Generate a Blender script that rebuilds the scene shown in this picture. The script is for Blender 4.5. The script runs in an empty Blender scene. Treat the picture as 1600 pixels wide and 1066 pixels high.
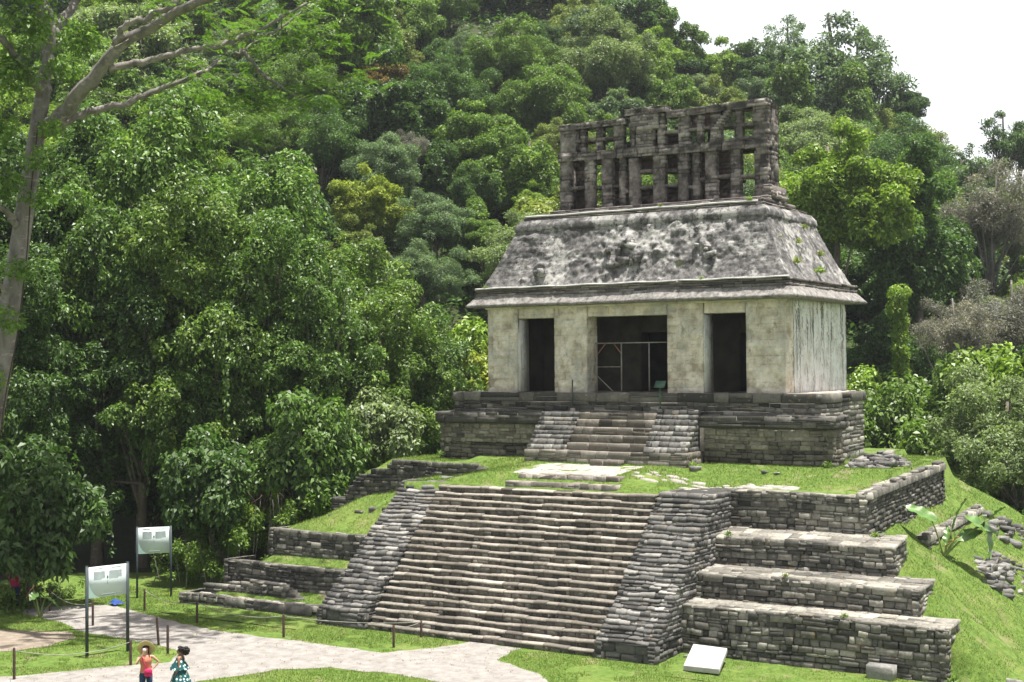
import bpy, bmesh, math, random
import numpy as np
from mathutils import Vector, Matrix
from mathutils.geometry import tessellate_polygon

SC = bpy.context.scene
COL = SC.collection
rad = math.radians

# ------------------------------------------------------------------ camera
F_PX = 2179.2
CPOS = np.array([26.311, -50.191, 9.29])
CF = np.array([-0.53531437, 0.84446493, 0.01781887])
CR = np.array([0.84450968, 0.53549297, -0.00711975])
CU = np.array([0.01555426, -0.0112369, 0.99981588])
cam_d = bpy.data.cameras.new('camera')
cam = bpy.data.objects.new('camera', cam_d); COL.objects.link(cam)
cam_d.sensor_width = 36; cam_d.lens = 36 * F_PX / 1600
cam_d.clip_start = 0.5; cam_d.clip_end = 3000
cam.matrix_world = Matrix(((CR[0], CU[0], -CF[0], CPOS[0]), (CR[1], CU[1], -CF[1], CPOS[1]),
                           (CR[2], CU[2], -CF[2], CPOS[2]), (0, 0, 0, 1)))
SC.camera = cam

# ------------------------------------------------------------------ world, sun, exposure
SUN = Vector((0.17, 0.03, 1.0)).normalized()
w = bpy.data.worlds.new('World'); SC.world = w; w.use_nodes = True
nt = w.node_tree; bg = nt.nodes['Background']
sky = nt.nodes.new('ShaderNodeTexSky'); sky.sky_type = 'NISHITA'; sky.sun_disc = False
sky.sun_elevation = math.asin(SUN.z); sky.sun_rotation = math.atan2(SUN.x, SUN.y)
sky.altitude = 100; sky.air_density = 1.0; sky.dust_density = 6.5; sky.ozone_density = 1.0
# humid white band of haze near the horizon, clear sky above it
tc = nt.nodes.new('ShaderNodeTexCoord'); sx_ = nt.nodes.new('ShaderNodeSeparateXYZ'); nt.links.new(tc.outputs['Generated'], sx_.inputs[0])
vr = nt.nodes.new('ShaderNodeMapRange'); vr.interpolation_type = 'SMOOTHSTEP'
for i_, v_ in ((1, .20), (2, .50), (3, .80), (4, .04)): vr.inputs[i_].default_value = v_
vm = nt.nodes.new('ShaderNodeMix'); vm.data_type = 'RGBA'; vm.inputs[7].default_value = (14.0, 14.3, 14.6, 1)
nt.links.new(sx_.outputs['Z'], vr.inputs['Value']); nt.links.new(vr.outputs[0], vm.inputs[0]); nt.links.new(sky.outputs[0], vm.inputs[6])
nt.links.new(vm.outputs[2], bg.inputs[0]); bg.inputs[1].default_value = 0.055
sl = bpy.data.lights.new('sun', 'SUN'); sl.energy = 5.0; sl.angle = rad(0.53); sl.color = (1, 0.965, 0.91)
so = bpy.data.objects.new('sun', sl); COL.objects.link(so)
so.rotation_euler = SUN.to_track_quat('Z', 'Y').to_euler(); so.location = (0, 0, 60)
SC.view_settings.view_transform = 'Standard'; SC.view_settings.look = 'None'
SC.view_settings.exposure = 1.2; SC.view_settings.gamma = 1
SC.render.film_transparent = False
SC.cycles.max_bounces = 8; SC.cycles.diffuse_bounces = 4; SC.cycles.glossy_bounces = 2
SC.cycles.transmission_bounces = 4; SC.cycles.transparent_max_bounces = 8; SC.cycles.volume_bounces = 0

def ray(px, py):
    return CF + CR * (px - 800) / F_PX - CU * (py - 533) / F_PX
def at(px, py, d): return CPOS + d * ray(px, py)
def onY(px, py, Y):
    r = ray(px, py); return CPOS + r * ((Y - CPOS[1]) / r[1])
def onZ(px, py, Z):
    r = ray(px, py); return CPOS + r * ((Z - CPOS[2]) / r[2])

# ------------------------------------------------------------------ helpers
def _h(ix, iy, iz, seed):
    n = (ix * 374761393 + iy * 668265263 + iz * 2147483647 + seed * 1274126177) & 0xFFFFFFFF
    n = ((n ^ (n >> 13)) * 1274126177) & 0xFFFFFFFF
    n = n ^ (n >> 16)
    return (n & 0xFFFF) / 65535.0
def vnoise(p, seed=0):
    p = np.asarray(p, float); i = np.floor(p).astype(np.int64); f = p - i; f = f * f * (3 - 2 * f)
    r = 0
    for dx in (0, 1):
        for dy in (0, 1):
            for dz in (0, 1):
                wgt = (f[..., 0] if dx else 1 - f[..., 0]) * (f[..., 1] if dy else 1 - f[..., 1]) * (f[..., 2] if dz else 1 - f[..., 2])
                r = r + wgt * _h(i[..., 0] + dx, i[..., 1] + dy, i[..., 2] + dz, seed)
    return r * 2 - 1
def fbm(p, seed=0, o=4):
    p = np.asarray(p, float); r = 0; a = .5
    for k in range(o):
        r = r + a * vnoise(p, seed + k * 17); p = p * 2.03; a *= .5
    return r
def smooth(x, a, b):
    t = np.clip((np.asarray(x, float) - a) / (b - a), 0, 1); return t * t * (3 - 2 * t)

def make(name, V, Q=None, T=None, mat=None, parent=None, tint=None, smoothf=False, loc=None):
    V = np.asarray(V, np.float32).reshape(-1, 3)
    if loc is not None: V = V - np.asarray(loc, np.float32)
    me = bpy.data.meshes.new(name)
    me.vertices.add(len(V)); me.vertices.foreach_set('co', V.ravel())
    Q = np.zeros((0, 4), np.int32) if Q is None or len(Q) == 0 else np.asarray(Q, np.int32)
    T = np.zeros((0, 3), np.int32) if T is None or len(T) == 0 else np.asarray(T, np.int32)
    nl = Q.size + T.size
    me.loops.add(nl); me.loops.foreach_set('vertex_index', np.concatenate([Q.ravel(), T.ravel()]))
    me.polygons.add(len(Q) + len(T))
    ls = np.concatenate([np.arange(len(Q)) * 4, Q.size + np.arange(len(T)) * 3]).astype(np.int32)
    lt = np.concatenate([np.full(len(Q), 4), np.full(len(T), 3)]).astype(np.int32)
    me.polygons.foreach_set('loop_start', ls); me.polygons.foreach_set('loop_total', lt)
    if smoothf: me.polygons.foreach_set('use_smooth', np.ones(len(lt), bool))
    if tint is not None:
        a = me.attributes.new('tint', 'FLOAT', 'POINT'); a.data.foreach_set('value', np.asarray(tint, np.float32).ravel())
    me.update(); me.validate()
    if mat: me.materials.append(mat)
    o = bpy.data.objects.new(name, me); COL.objects.link(o)
    if loc is not None: o.location = loc
    if parent: o.parent = parent
    return o

class MB:
    def __init__(s): s.V = []; s.Q = []; s.T = []; s.t = []; s.n = 0
    def add(s, V, Q=None, T=None, tint=.5):
        V = np.asarray(V, float).reshape(-1, 3)
        if Q is not None and len(Q): s.Q.append(np.asarray(Q, np.int64) + s.n)
        if T is not None and len(T): s.T.append(np.asarray(T, np.int64) + s.n)
        s.V.append(V); s.t.append(np.broadcast_to(np.asarray(tint, float), (len(V),)).copy()); s.n += len(V)
    def box(s, x0, x1, y0, y1, z0, z1, tint=.5, M=None):
        V = np.array([[x, y, z] for z in (z0, z1) for y in (y0, y1) for x in (x0, x1)], float)
        if M is not None: V = M(V)
        s.add(V, [[0, 2, 3, 1], [4, 5, 7, 6], [0, 1, 5, 4], [2, 6, 7, 3], [0, 4, 6, 2], [1, 3, 7, 5]], tint=tint)
    def tube(s, P, R, n=8, tint=.5, cap=True):
        P = np.asarray(P, float); R = np.broadcast_to(np.asarray(R, float), (len(P),))
        T = np.gradient(P, axis=0); T /= np.linalg.norm(T, axis=1)[:, None] + 1e-9
        ref = np.array([0, 0, 1.]) if abs(T[0, 2]) < .9 else np.array([1., 0, 0])
        a = np.cross(T, ref); bad = np.linalg.norm(a, axis=1) < 1e-3; a[bad] = np.cross(T[bad], np.array([.3, 1., .2]))
        a /= np.linalg.norm(a, axis=1)[:, None]; b = np.cross(T, a)
        th = np.arange(n) * 2 * np.pi / n
        V = P[:, None] + R[:, None, None] * (np.cos(th)[None, :, None] * a[:, None] + np.sin(th)[None, :, None] * b[:, None])
        Q = []
        for i in range(len(P) - 1):
            for j in range(n):
                k = (j + 1) % n; Q.append([i * n + j, (i + 1) * n + j, (i + 1) * n + k, i * n + k])
        V = V.reshape(-1, 3); Tt = []
        if cap:
            m = len(V); V = np.vstack([V, P[0], P[-1]])
            for j in range(n):
                k = (j + 1) % n; Tt += [[m, j, k], [m + 1, (len(P) - 1) * n + k, (len(P) - 1) * n + j]]
        s.add(V, Q, Tt, tint)
    def lathe(s, prof, c=(0, 0, 0), n=16, tint=.5, M=None):
        prof = np.asarray(prof, float); th = np.arange(n) * 2 * np.pi / n
        V = np.stack([prof[:, 0:1] * np.cos(th), prof[:, 0:1] * np.sin(th), np.repeat(prof[:, 1:2], n, 1)], -1).reshape(-1, 3)
        if M is not None: V = M(V)
        Q = [[i * n + j, i * n + (j + 1) % n, (i + 1) * n + (j + 1) % n, (i + 1) * n + j] for i in range(len(prof) - 1) for j in range(n)]
        s.add(V + np.asarray(c, float), Q, tint=tint)
    def rings(s, R, tint=.5, cap=True):
        R = np.asarray(R, float); m, n = R.shape[:2]
        Q = [[i * n + j, i * n + (j + 1) % n, (i + 1) * n + (j + 1) % n, (i + 1) * n + j] for i in range(m - 1) for j in range(n)]
        V = R.reshape(-1, 3); T = []
        if cap:
            k = len(V); V = np.vstack([V, R[0].mean(0), R[-1].mean(0)])
            for j in range(n): T += [[k, (j + 1) % n, j], [k + 1, (m - 1) * n + j, (m - 1) * n + (j + 1) % n]]
        s.add(V, Q, T, tint)
    def build(s, name, mat, parent=None, smoothf=False, loc=None):
        V = np.concatenate(s.V); Q = np.concatenate(s.Q) if s.Q else None; T = np.concatenate(s.T) if s.T else None
        return make(name, V, Q, T, mat, parent, np.concatenate(s.t), smoothf, loc)

def tag(o, label=None, cat=None, group=None, kind=None):
    if label: o['label'] = label
    if cat: o['category'] = cat
    if group: o['group'] = group
    if kind: o['kind'] = kind
    return o
def empty(name, loc, label, cat, group=None, rz=0):
    o = bpy.data.objects.new(name, None); COL.objects.link(o); o.location = loc; o.rotation_euler.z = rz
    o.empty_display_size = .3
    return tag(o, label, cat, group)
def setparent(c, p):
    c.parent = p; c.matrix_parent_inverse = Matrix.Translation(-Vector(p.location)) if p.rotation_euler.z == 0 else (Matrix.Translation(p.location) @ p.rotation_euler.to_matrix().to_4x4()).inverted()

# ------------------------------------------------------------------ materials
class NT:
    def __init__(s, name):
        s.m = bpy.data.materials.new(name); s.m.use_nodes = True; s.t = s.m.node_tree
        s.b = s.t.nodes['Principled BSDF']; s.out = s.t.nodes['Material Output']
        s.b.inputs['Specular IOR Level'].default_value = 0.25
    def n(s, k, **kw):
        x = s.t.nodes.new(k)
        for a, v in kw.items(): setattr(x, a, v)
        return x
    def l(s, a, b): s.t.links.new(a, b)
    def noise(s, scale, detail=4, rough=.55, vec=None, sx=None):
        x = s.n('ShaderNodeTexNoise'); x.inputs['Scale'].default_value = scale; x.inputs['Detail'].default_value = detail
        x.inputs['Roughness'].default_value = rough
        if vec is None:
            g = s.n('ShaderNodeNewGeometry'); vec = g.outputs['Position']
        if sx:
            mp = s.n('ShaderNodeMapping'); mp.inputs['Scale'].default_value = sx; s.l(vec, mp.inputs[0]); vec = mp.outputs[0]
        s.l(vec, x.inputs['Vector']); return x.outputs['Fac']
    def ramp(s, fac, stops):
        r = s.n('ShaderNodeValToRGB'); e = r.color_ramp.elements
        while len(e) < len(stops): e.new(.5)
        for i, (p, c) in enumerate(stops):
            e[i].position = p; e[i].color = (c, c, c, 1) if not hasattr(c, '__len__') else (*c, 1)
        s.l(fac, r.inputs[0]); return r.outputs[0]
    def mix(s, fac, a, b, mode='MIX'):
        x = s.n('ShaderNodeMix', data_type='RGBA', blend_type=mode)
        for v, i in ((fac, 0), (a, 6), (b, 7)):
            if hasattr(v, 'is_linked') or isinstance(v, bpy.types.NodeSocket): s.l(v, x.inputs[i])
            else: x.inputs[i].default_value = v if i == 0 else (*v, 1)
        return x.outputs[2]
    def math(s, op, a, b):
        x = s.n('ShaderNodeMath', operation=op)
        for v, i in ((a, 0), (b, 1)):
            if isinstance(v, bpy.types.NodeSocket): s.l(v, x.inputs[i])
            else: x.inputs[i].default_value = v
        return x.outputs[0]
    def attr(s, name='tint'):
        x = s.n('ShaderNodeAttribute'); x.attribute_name = name; return x.outputs['Fac']
    def bump(s, h, strength=.4, dist=.03):
        b = s.n('ShaderNodeBump'); b.inputs['Strength'].default_value = strength; b.inputs['Distance'].default_value = dist
        s.l(h, b.inputs['Height']); s.l(b.outputs[0], s.b.inputs['Normal'])
    def done(s, col, rough=.9):
        if isinstance(col, bpy.types.NodeSocket): s.l(col, s.b.inputs['Base Color'])
        else: s.b.inputs['Base Color'].default_value = (*col, 1)
        s.b.inputs['Roughness'].default_value = rough; return s.m

def stone_mat(name, dark, mid, pale, stain=.5, spot=(.36, .26, .14), spotamt=.25, patch=.5):
    m = NT(name); t = m.attr()
    base = m.ramp(t, [(0.0, dark), (.45, mid), (1.0, pale)])
    big = m.noise(0.55, 5, .62)
    st = m.ramp(big, [(patch - .1, 0.), (patch + .14, 1.)])
    fine = m.noise(9, 5, .7)
    lich = m.ramp(m.math('ADD', m.math('MULTIPLY', fine, .6), m.math('MULTIPLY', big, .5)), [(.44, 0.), (.62, 1.)])
    c = m.mix(m.math('MULTIPLY', lich, stain), base, tuple(x * .85 for x in dark))
    c = m.mix(m.math('MULTIPLY', st, stain * .6), c, tuple(x * 1.1 for x in dark))
    sp = m.ramp(m.noise(3.2, 3, .5), [(.62, 0.), (.72, 1.)])
    c = m.mix(m.math('MULTIPLY', sp, spotamt), c, spot)
    wh = m.ramp(m.noise(5.5, 4, .65), [(.62, 0.), (.70, 1.)])
    c = m.mix(m.math('MULTIPLY', wh, .35), c, tuple(min(.6, x * 1.25) for x in pale))
    m.bump(m.noise(26, 5, .7), .55, .02)
    return m.done(c, .93)

M = {}
M['wall'] = stone_mat('terrace_stone', (.040, .039, .035), (.150, .142, .122), (.42, .395, .335), .48)
M['step'] = stone_mat('step_stone', (.046, .041, .034), (.19, .170, .140), (.385, .352, .300), .42, spotamt=.15)
M['bal'] = stone_mat('balustrade_stone', (.042, .041, .039), (.155, .150, .138), (.38, .365, .335), .46)
M['comb'] = stone_mat('comb_stone', (.050, .044, .041), (.195, .172, .155), (.41, .375, .335), .5, spot=(.26, .15, .10), spotamt=.3)
M['dark'] = stone_mat('dark_coping', (.036, .035, .032), (.115, .108, .095), (.28, .265, .235), .5)
M['rubble'] = stone_mat('rubble_stone', (.05, .05, .046), (.15, .145, .135), (.32, .31, .285), .45)
M['mortar'] = NT('mortar'); M['mortar'] = M['mortar'].done(M['mortar'].ramp(M['mortar'].noise(6, 4), [(.3, (.035, .034, .03)), (.7, (.10, .095, .08))]), .95)

def cream_mat():
    m = NT('cream_masonry'); t = m.attr()
    base = m.ramp(t, [(0., (.32, .28, .21)), (.5, (.56, .50, .40)), (1., (.69, .64, .54))])
    n1 = m.noise(1.1, 5, .6); n2 = m.noise(4.5, 5, .65)
    c = m.mix(m.ramp(n1, [(.48, 0.), (.66, .75)]), base, (.42, .41, .36))
    c = m.mix(m.ramp(n2, [(.56, 0.), (.70, .5)]), c, (.38, .28, .15))
    c = m.mix(m.ramp(m.noise(.8, 5, .6, sx=(1, 1, .6)), [(.52, 0.), (.64, .5)]), c, (.30, .30, .28))
    c = m.mix(m.ramp(m.noise(2.3, 6, .7, sx=(1, 1, .35)), [(.60, 0.), (.70, .7)]), c, (.12, .11, .09))
    v = m.n('ShaderNodeTexVoronoi', feature='DISTANCE_TO_EDGE'); v.inputs['Scale'].default_value = 3.1
    g = m.n('ShaderNodeNewGeometry'); mp = m.n('ShaderNodeMapping'); mp.inputs['Scale'].default_value = (1, 1, 1.7)
    m.l(g.outputs['Position'], mp.inputs[0]); m.l(mp.outputs[0], v.inputs['Vector'])
    ck = m.ramp(v.outputs['Distance'], [(0.0, .55), (.035, 0.)])
    c = m.mix(m.math('MULTIPLY', ck, m.ramp(n2, [(.4, 0.), (.55, 1.)])), c, (.14, .12, .09))
    m.bump(m.noise(14, 6, .7), .6, .03)
    return m.done(c, .92)
M['cream'] = cream_mat()
def plaster_mat():
    m = NT('streaked_plaster')
    base = m.ramp(m.noise(1.5, 5, .6), [(.3, (.46, .455, .42)), (.5, (.62, .615, .585)), (.7, (.70, .70, .68))])
    c = m.mix(m.ramp(m.noise(1.8, 4, .6, sx=(1, 1, .5)), [(.55, 0.), (.7, .5)]), base, (.40, .33, .22))
    st = m.noise(3.0, 6, .75, sx=(1.6, 1.6, .10))
    g = m.n('ShaderNodeNewGeometry'); sp = m.n('ShaderNodeSeparateXYZ'); m.l(g.outputs['Position'], sp.inputs[0])
    hz = m.ramp(m.math('MULTIPLY', m.math('SUBTRACT', sp.outputs['Z'], 8.2), 1 / 3.6), [(0., .35), (.5, .65), (1., 1.)])
    c = m.mix(m.math('MULTIPLY', m.ramp(st, [(.53, 0.), (.57, 1.)]), hz), c, (.05, .048, .045))
    cr = m.ramp(m.noise(2.4, 3, .5, sx=(1.5, 1.5, .35)), [(.488, 0.), (.5, .8), (.512, 0.)])
    c = m.mix(cr, c, (.07, .065, .06))
    m.bump(m.noise(9, 6, .7, sx=(1, 1, .5)), .6, .04)
    return m.done(c, .9)
M['plaster'] = plaster_mat()
def roof_mat(name, shingle=False):
    m = NT(name)
    t = m.attr()
    n1 = m.noise(.75, 5, .6); n2 = m.noise(4.2, 7, .70)
    base = m.ramp(n2, [(.34, (.050, .047, .048)), (.5, (.15, .143, .138)), (.68, (.25, .24, .23))])
    base = m.mix(m.ramp(m.noise(1.3, 5, .65), [(.50, 0.), (.62, .72)]), base, (.040, .037, .037))
    if shingle:
        base = m.ramp(m.noise(4.2, 6, .75), [(.3, (.07, .066, .062)), (.5, (.20, .188, .175)), (.72, (.34, .32, .295))])
    w1 = m.ramp(m.math('ADD', m.math('MULTIPLY', n1, .7), m.math('MULTIPLY', n2, .4)), [(.565, 0.), (.625, 1.)])
    c = m.mix(m.math('MULTIPLY', w1, .2 if shingle else .52), base, (.46, .45, .42))
    c = m.mix(m.ramp(m.noise(4, 5, .75, sx=(1.6, 1.6, .3)), [(.56, 0.), (.66, .8)]), c, (.04, .039, .037))
    c = m.mix(m.ramp(m.noise(1.9, 4, .6), [(.66, 0.), (.72, .5)]), c, (.13, .15, .05))
    m.bump(m.noise(17, 6, .75), .7, .04)
    return m.done(c, .92)
M['roof'] = roof_mat('roof_stucco'); M['eave'] = roof_mat('eave_stucco', True)
def flat(name, col, rough=.6, var=.15, scale=6, bump=0, spec=.3):
    m = NT(name); a = tuple(x * (1 - var) for x in col); b = tuple(min(1, x * (1 + var)) for x in col)
    c = m.ramp(m.noise(scale, 4), [(.35, a), (.65, b)])
    if bump: m.bump(m.noise(scale * 3, 4), bump, .01)
    m.b.inputs['Specular IOR Level'].default_value = spec
    return m.done(c, rough)
M['white'] = flat('white_plaster_line', (.50, .49, .47), .8, .2, 3)
M['limewash'] = flat('pale_stone_slab', (.29, .27, .24), .85, .18, 3, .3)
M['slab'] = flat('white_slab', (.38, .37, .345), .85, .08, 4, .2)
M['inner'] = flat('interior_wall', (.045, .040, .030), .95, .3, 1.5, .4)  # near-black, puts the shade of the rooms behind the doors into the colour
M['redin'] = stone_mat('red_inner_plaster', (.05, .042, .038), (.15, .115, .10), (.30, .25, .22), .4, spot=(.26, .10, .06), spotamt=.6)
M['floor'] = flat('worn_floor', (.36, .32, .27), .9, .2, 3, .3)
M['wood'] = flat('weathered_post', (.05, .03, .022), .8, .3, 8)
M['rope'] = flat('rope', (.25, .24, .21), .9)
M['metal_dark'] = flat('dark_post_paint', (.035, .045, .05), .5, .1)
M['metal_grey'] = flat('grey_bar', (.24, .22, .19), .6, .2)
M['redwood'] = flat('red_brace', (.24, .10, .06), .7, .2)
M['green_stand'] = flat('green_stand_paint', (.05, .10, .07), .5, .15)
M['sign'] = flat('sign_face', (.52, .60, .585), .5, .05, 1.2)
M['sign_green'] = flat('sign_corner', (.33, .47, .42), .5, .05, 2)
M['sign_text'] = flat('sign_print', (.20, .24, .24), .6, .1)
M['sign_line'] = flat('sign_text_lines', (.36, .42, .41), .6, .1)

def leaf_mat(name, rough=.5, spec=.35, trans=.36):
    m = NT(name); oi = m.n('ShaderNodeObjectInfo'); t = m.attr()
    k = m.ramp(t, [(0., .50), (.5, .95), (1., 1.45)])
    c = m.mix(1.0, oi.outputs['Color'], k, 'MULTIPLY')
    yel = m.ramp(t, [(.80, 0.), (1., .35)])
    c = m.mix(yel, c, m.mix(1., oi.outputs['Color'], (2.1, 1.5, .9), 'MULTIPLY'))
    m.b.inputs['Specular IOR Level'].default_value = spec; m.b.inputs['Roughness'].default_value = rough
    m.l(c, m.b.inputs['Base Color'])
    tr = m.n('ShaderNodeBsdfTranslucent'); tc = m.mix(1., c, (1.05, 1.25, .62), 'MULTIPLY'); m.l(tc, tr.inputs[0])
    mx = m.n('ShaderNodeMixShader'); mx.inputs[0].default_value = trans
    m.l(m.b.outputs[0], mx.inputs[1]); m.l(tr.outputs[0], mx.inputs[2]); m.l(mx.outputs[0], m.out.inputs[0])
    return m.m
M['leaf'] = leaf_mat('leaf'); M['leaf_gloss'] = leaf_mat('glossy_leaf', .46, .42, .32)
def bark_mat(name, a, b):
    m = NT(name)
    c = m.ramp(m.noise(2.2, 6, .7, sx=(1, 1, .35)), [(.3, a), (.55, b), (.75, tuple(x * 1.5 for x in b))])
    c = m.mix(m.ramp(m.noise(5, 4, .6, sx=(.5, .5, 1.6)), [(.58, 0.), (.66, .6)]), c, tuple(min(.6, x * 1.9) for x in b))
    m.bump(m.noise(14, 5, .7, sx=(1, 1, .3)), .7, .03); return m.done(c, .95)
M['bark'] = bark_mat('bark', (.05, .04, .03), (.12, .10, .08)); M['bark_pale'] = bark_mat('pale_bark', (.075, .066, .060), (.185, .168, .152))
def grass_mat():
    m = NT('lawn')
    n1 = m.noise(.45, 5, .6); n2 = m.noise(5, 6, .75)
    c = m.ramp(n2, [(.28, (.035, .06, .010)), (.5, (.085, .142, .022)), (.72, (.15, .21, .044))])
    c = m.mix(m.ramp(n1, [(.5, 0.), (.7, .5)]), c, (.17, .20, .05))
    c = m.mix(m.ramp(m.noise(.9, 6, .7), [(.57, 0.), (.68, .75)]), c, (.21, .17, .11))
    m.bump(m.noise(30, 4, .7), .8, .04); return m.done(c, .95)
M['lawn'] = grass_mat()
def blade_mat():
    m = NT('grass_blade'); t = m.attr()
    c = m.ramp(t, [(0., (.055, .105, .014)), (.5, (.135, .215, .030)), (.87, (.20, .275, .05)), (1., (.31, .28, .12))])
    n1 = m.noise(.5, 4, .6); c = m.mix(m.ramp(n1, [(.5, 0.), (.72, .4)]), c, (.20, .22, .05))
    m.l(c, m.b.inputs['Base Color']); m.b.inputs['Roughness'].default_value = .6
    tr = m.n('ShaderNodeBsdfTranslucent'); m.l(c, tr.inputs[0]); mx = m.n('ShaderNodeMixShader'); mx.inputs[0].default_value = .35
    m.l(m.b.outputs[0], mx.inputs[1]); m.l(tr.outputs[0], mx.inputs[2]); m.l(mx.outputs[0], m.out.inputs[0]); return m.m
M['blade'] = blade_mat()
def path_mat(name, a, b, c3):
    m = NT(name); c = m.ramp(m.noise(2.2, 6, .7), [(.3, a), (.5, b), (.7, c3)])
    c = m.mix(m.ramp(m.noise(45, 3, .7), [(.35, .35), (.55, 0.)]), c, tuple(x * .5 for x in a))
    c = m.mix(m.ramp(m.noise(.7, 4, .6), [(.55, 0.), (.75, .4)]), c, tuple(x * .7 for x in b))
    m.bump(m.noise(40, 4, .7), .5, .02); return m.done(c, .95)
M['path'] = path_mat('gravel_path', (.15, .14, .125), (.235, .22, .20), (.31, .295, .275))
M['dirt'] = path_mat('dirt_path', (.15, .12, .09), (.21, .175, .135), (.29, .25, .205))
M['forest_floor'] = path_mat('forest_floor', (.025, .03, .012), (.035, .045, .015), (.06, .06, .03))

# ------------------------------------------------------------------ stone laying
RNG = np.random.default_rng(7)
SQ = [[0, 4, 7, 3], [1, 2, 6, 5], [0, 1, 5, 4], [3, 7, 6, 2], [4, 8, 11, 7], [5, 6, 10, 9], [4, 5, 9, 8], [7, 11, 10, 6], [8, 9, 10, 11]]
def stone_verts(u0, u1, v0, v1, w0, w1, c, j, rng):
    """one rough stone in wall space: u along, v up, w outwards"""
    cu = min(c, (u1 - u0) * .3); cv = min(c, (v1 - v0) * .33)
    V = np.array([[u0, v0, w0], [u1, v0, w0], [u1, v1, w0], [u0, v1, w0],
                  [u0, v0, w1 - c], [u1, v0, w1 - c], [u1, v1, w1 - c], [u0, v1, w1 - c],
                  [u0 + cu, v0 + cv, w1], [u1 - cu, v0 + cv, w1], [u1 - cu, v1 - cv, w1], [u0 + cu, v1 - cv, w1]])
    V[4:] += rng.uniform(-j, j, (8, 3)); return V
def loaf(u0, u1, v0, v1, d, w1, soft, j, rng):
    """a worn stone: rounded upper front edge, square foot"""
    h = v1 - v0
    prof = [(-d, 0), (w1 - .012, 0), (w1, .12 * h), (w1 - .003, .50 * h), (w1 - soft * .40, .76 * h), (w1 - soft, .96 * h), (-d, 1.0 * h)]
    e = min(.03, (u1 - u0) * .2); us = [u0, u0 + e, (u0 + u1) / 2, u1 - e, u1]; sc = [.92, 1, 1, 1, .92]
    V = []
    for k, (u, q) in enumerate(zip(us, sc)):
        dj = rng.uniform(-j, j, 2)
        for (w, v) in prof: V.append((u, v0 + (v if v < h * .6 else h * .6 + (v - h * .6) * (1 if q == 1 else .75)) + (dj[1] if v > h * .6 else 0), (w if w < -d * .9 else w - (1 - q) * .10 + dj[0])))
    n = len(prof); Q = [[i * n + j_, (i + 1) * n + j_, (i + 1) * n + j_ + 1, i * n + j_ + 1] for i in range(4) for j_ in range(n - 1)]
    T = [[0, i, i + 1] for i in range(1, n - 1)] + [[4 * n, 4 * n + i + 1, 4 * n + i] for i in range(1, n - 1)]
    return np.array(V), Q, T
def lay(mb, fn, u0, u1, v0, v1, hr=(.11, .2), wr=(.15, .52), prot=.04, depth=.22, c=.03, j=.018, gap=.012,
        tint=(.1, .9), top=None, wob=.03, rng=None, seed=0):
    """courses of individual stones; fn maps (u,v,w) arrays to world; top(u) trims the wall head"""
    rng = rng or np.random.default_rng(seed + 11)
    v = v0
    while v < v1 - .03:
        h = rng.uniform(*hr)
        if v1 - (v + h) < hr[0] * .6: h = v1 - v
        u = u0 - rng.uniform(0, .1)
        ct = rng.uniform(-.12, .12)
        while u < u1 - .02:
            ww = rng.uniform(*wr) * (1 + .5 * (rng.random() < .15))
            if u1 - (u + ww) < wr[0] * .6: ww = u1 - u
            a, b = max(u, u0), min(u + ww, u1)
            if b - a > .03 and (top is None or v + h * .6 < top((a + b) / 2)):
                hh = [(v, v + h)]
                if h > .17 and rng.random() < .22: m_ = v + h * rng.uniform(.4, .6); hh = [(v, m_), (m_, v + h)]
                for (p, q) in hh:
                    w1 = rng.uniform(-prot, prot)
                    V = stone_verts(a + gap / 2, b - gap / 2, p + gap / 2, q - gap / 2, -depth, w1, c, j, rng)
                    V[:, 1] += wob * np.sin(V[:, 0] * 1.1 + v * .7 + seed) * (0 if v <= v0 else 1)
                    t = np.clip(rng.normal((tint[0] + tint[1]) / 2, (tint[1] - tint[0]) / 3.2) + ct, 0, 1)
                    mb.add(fn(V), SQ, tint=t)
            u += ww
        v += h
def planeM(o, U, V, W, batter=0):
    o, U, V, W = map(lambda q: np.asarray(q, float), (o, U, V, W))
    return lambda P: o + P[:, 0:1] * U + P[:, 1:2] * V + (P[:, 2:3] - batter * P[:, 1:2]) * W

def rock(mb, x, y, z, r, rng, tint=None, sq=(1, 1, .6)):
    """an angular broken block: chamfered box, skewed and turned"""
    V = stone_verts(-1, 1, -1, 1, -1, 1, .16, .12, rng); V[:4] += rng.uniform(-.2, .2, (4, 3)); V *= 1 + rng.uniform(-.22, .22, (12, 1))
    V = V * np.array(sq) * r * np.array([1.0, rng.uniform(.6, 1), rng.uniform(.7, 1.2)]) * .8
    for ax, am in ((0, .25), (1, .25), (2, 3.1)):
        t = rng.uniform(-am, am); c, s = math.cos(t), math.sin(t); i_, j_ = [(1, 2), (0, 2), (0, 1)][ax]; A = V.copy(); V[:, i_] = c * A[:, i_] - s * A[:, j_]; V[:, j_] = s * A[:, i_] + c * A[:, j_]
    mb.add(V + np.array([x, y, z]), SQ + [[0, 3, 2, 1]], tint=rng.uniform(.2, .95) if tint is None else tint)
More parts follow.
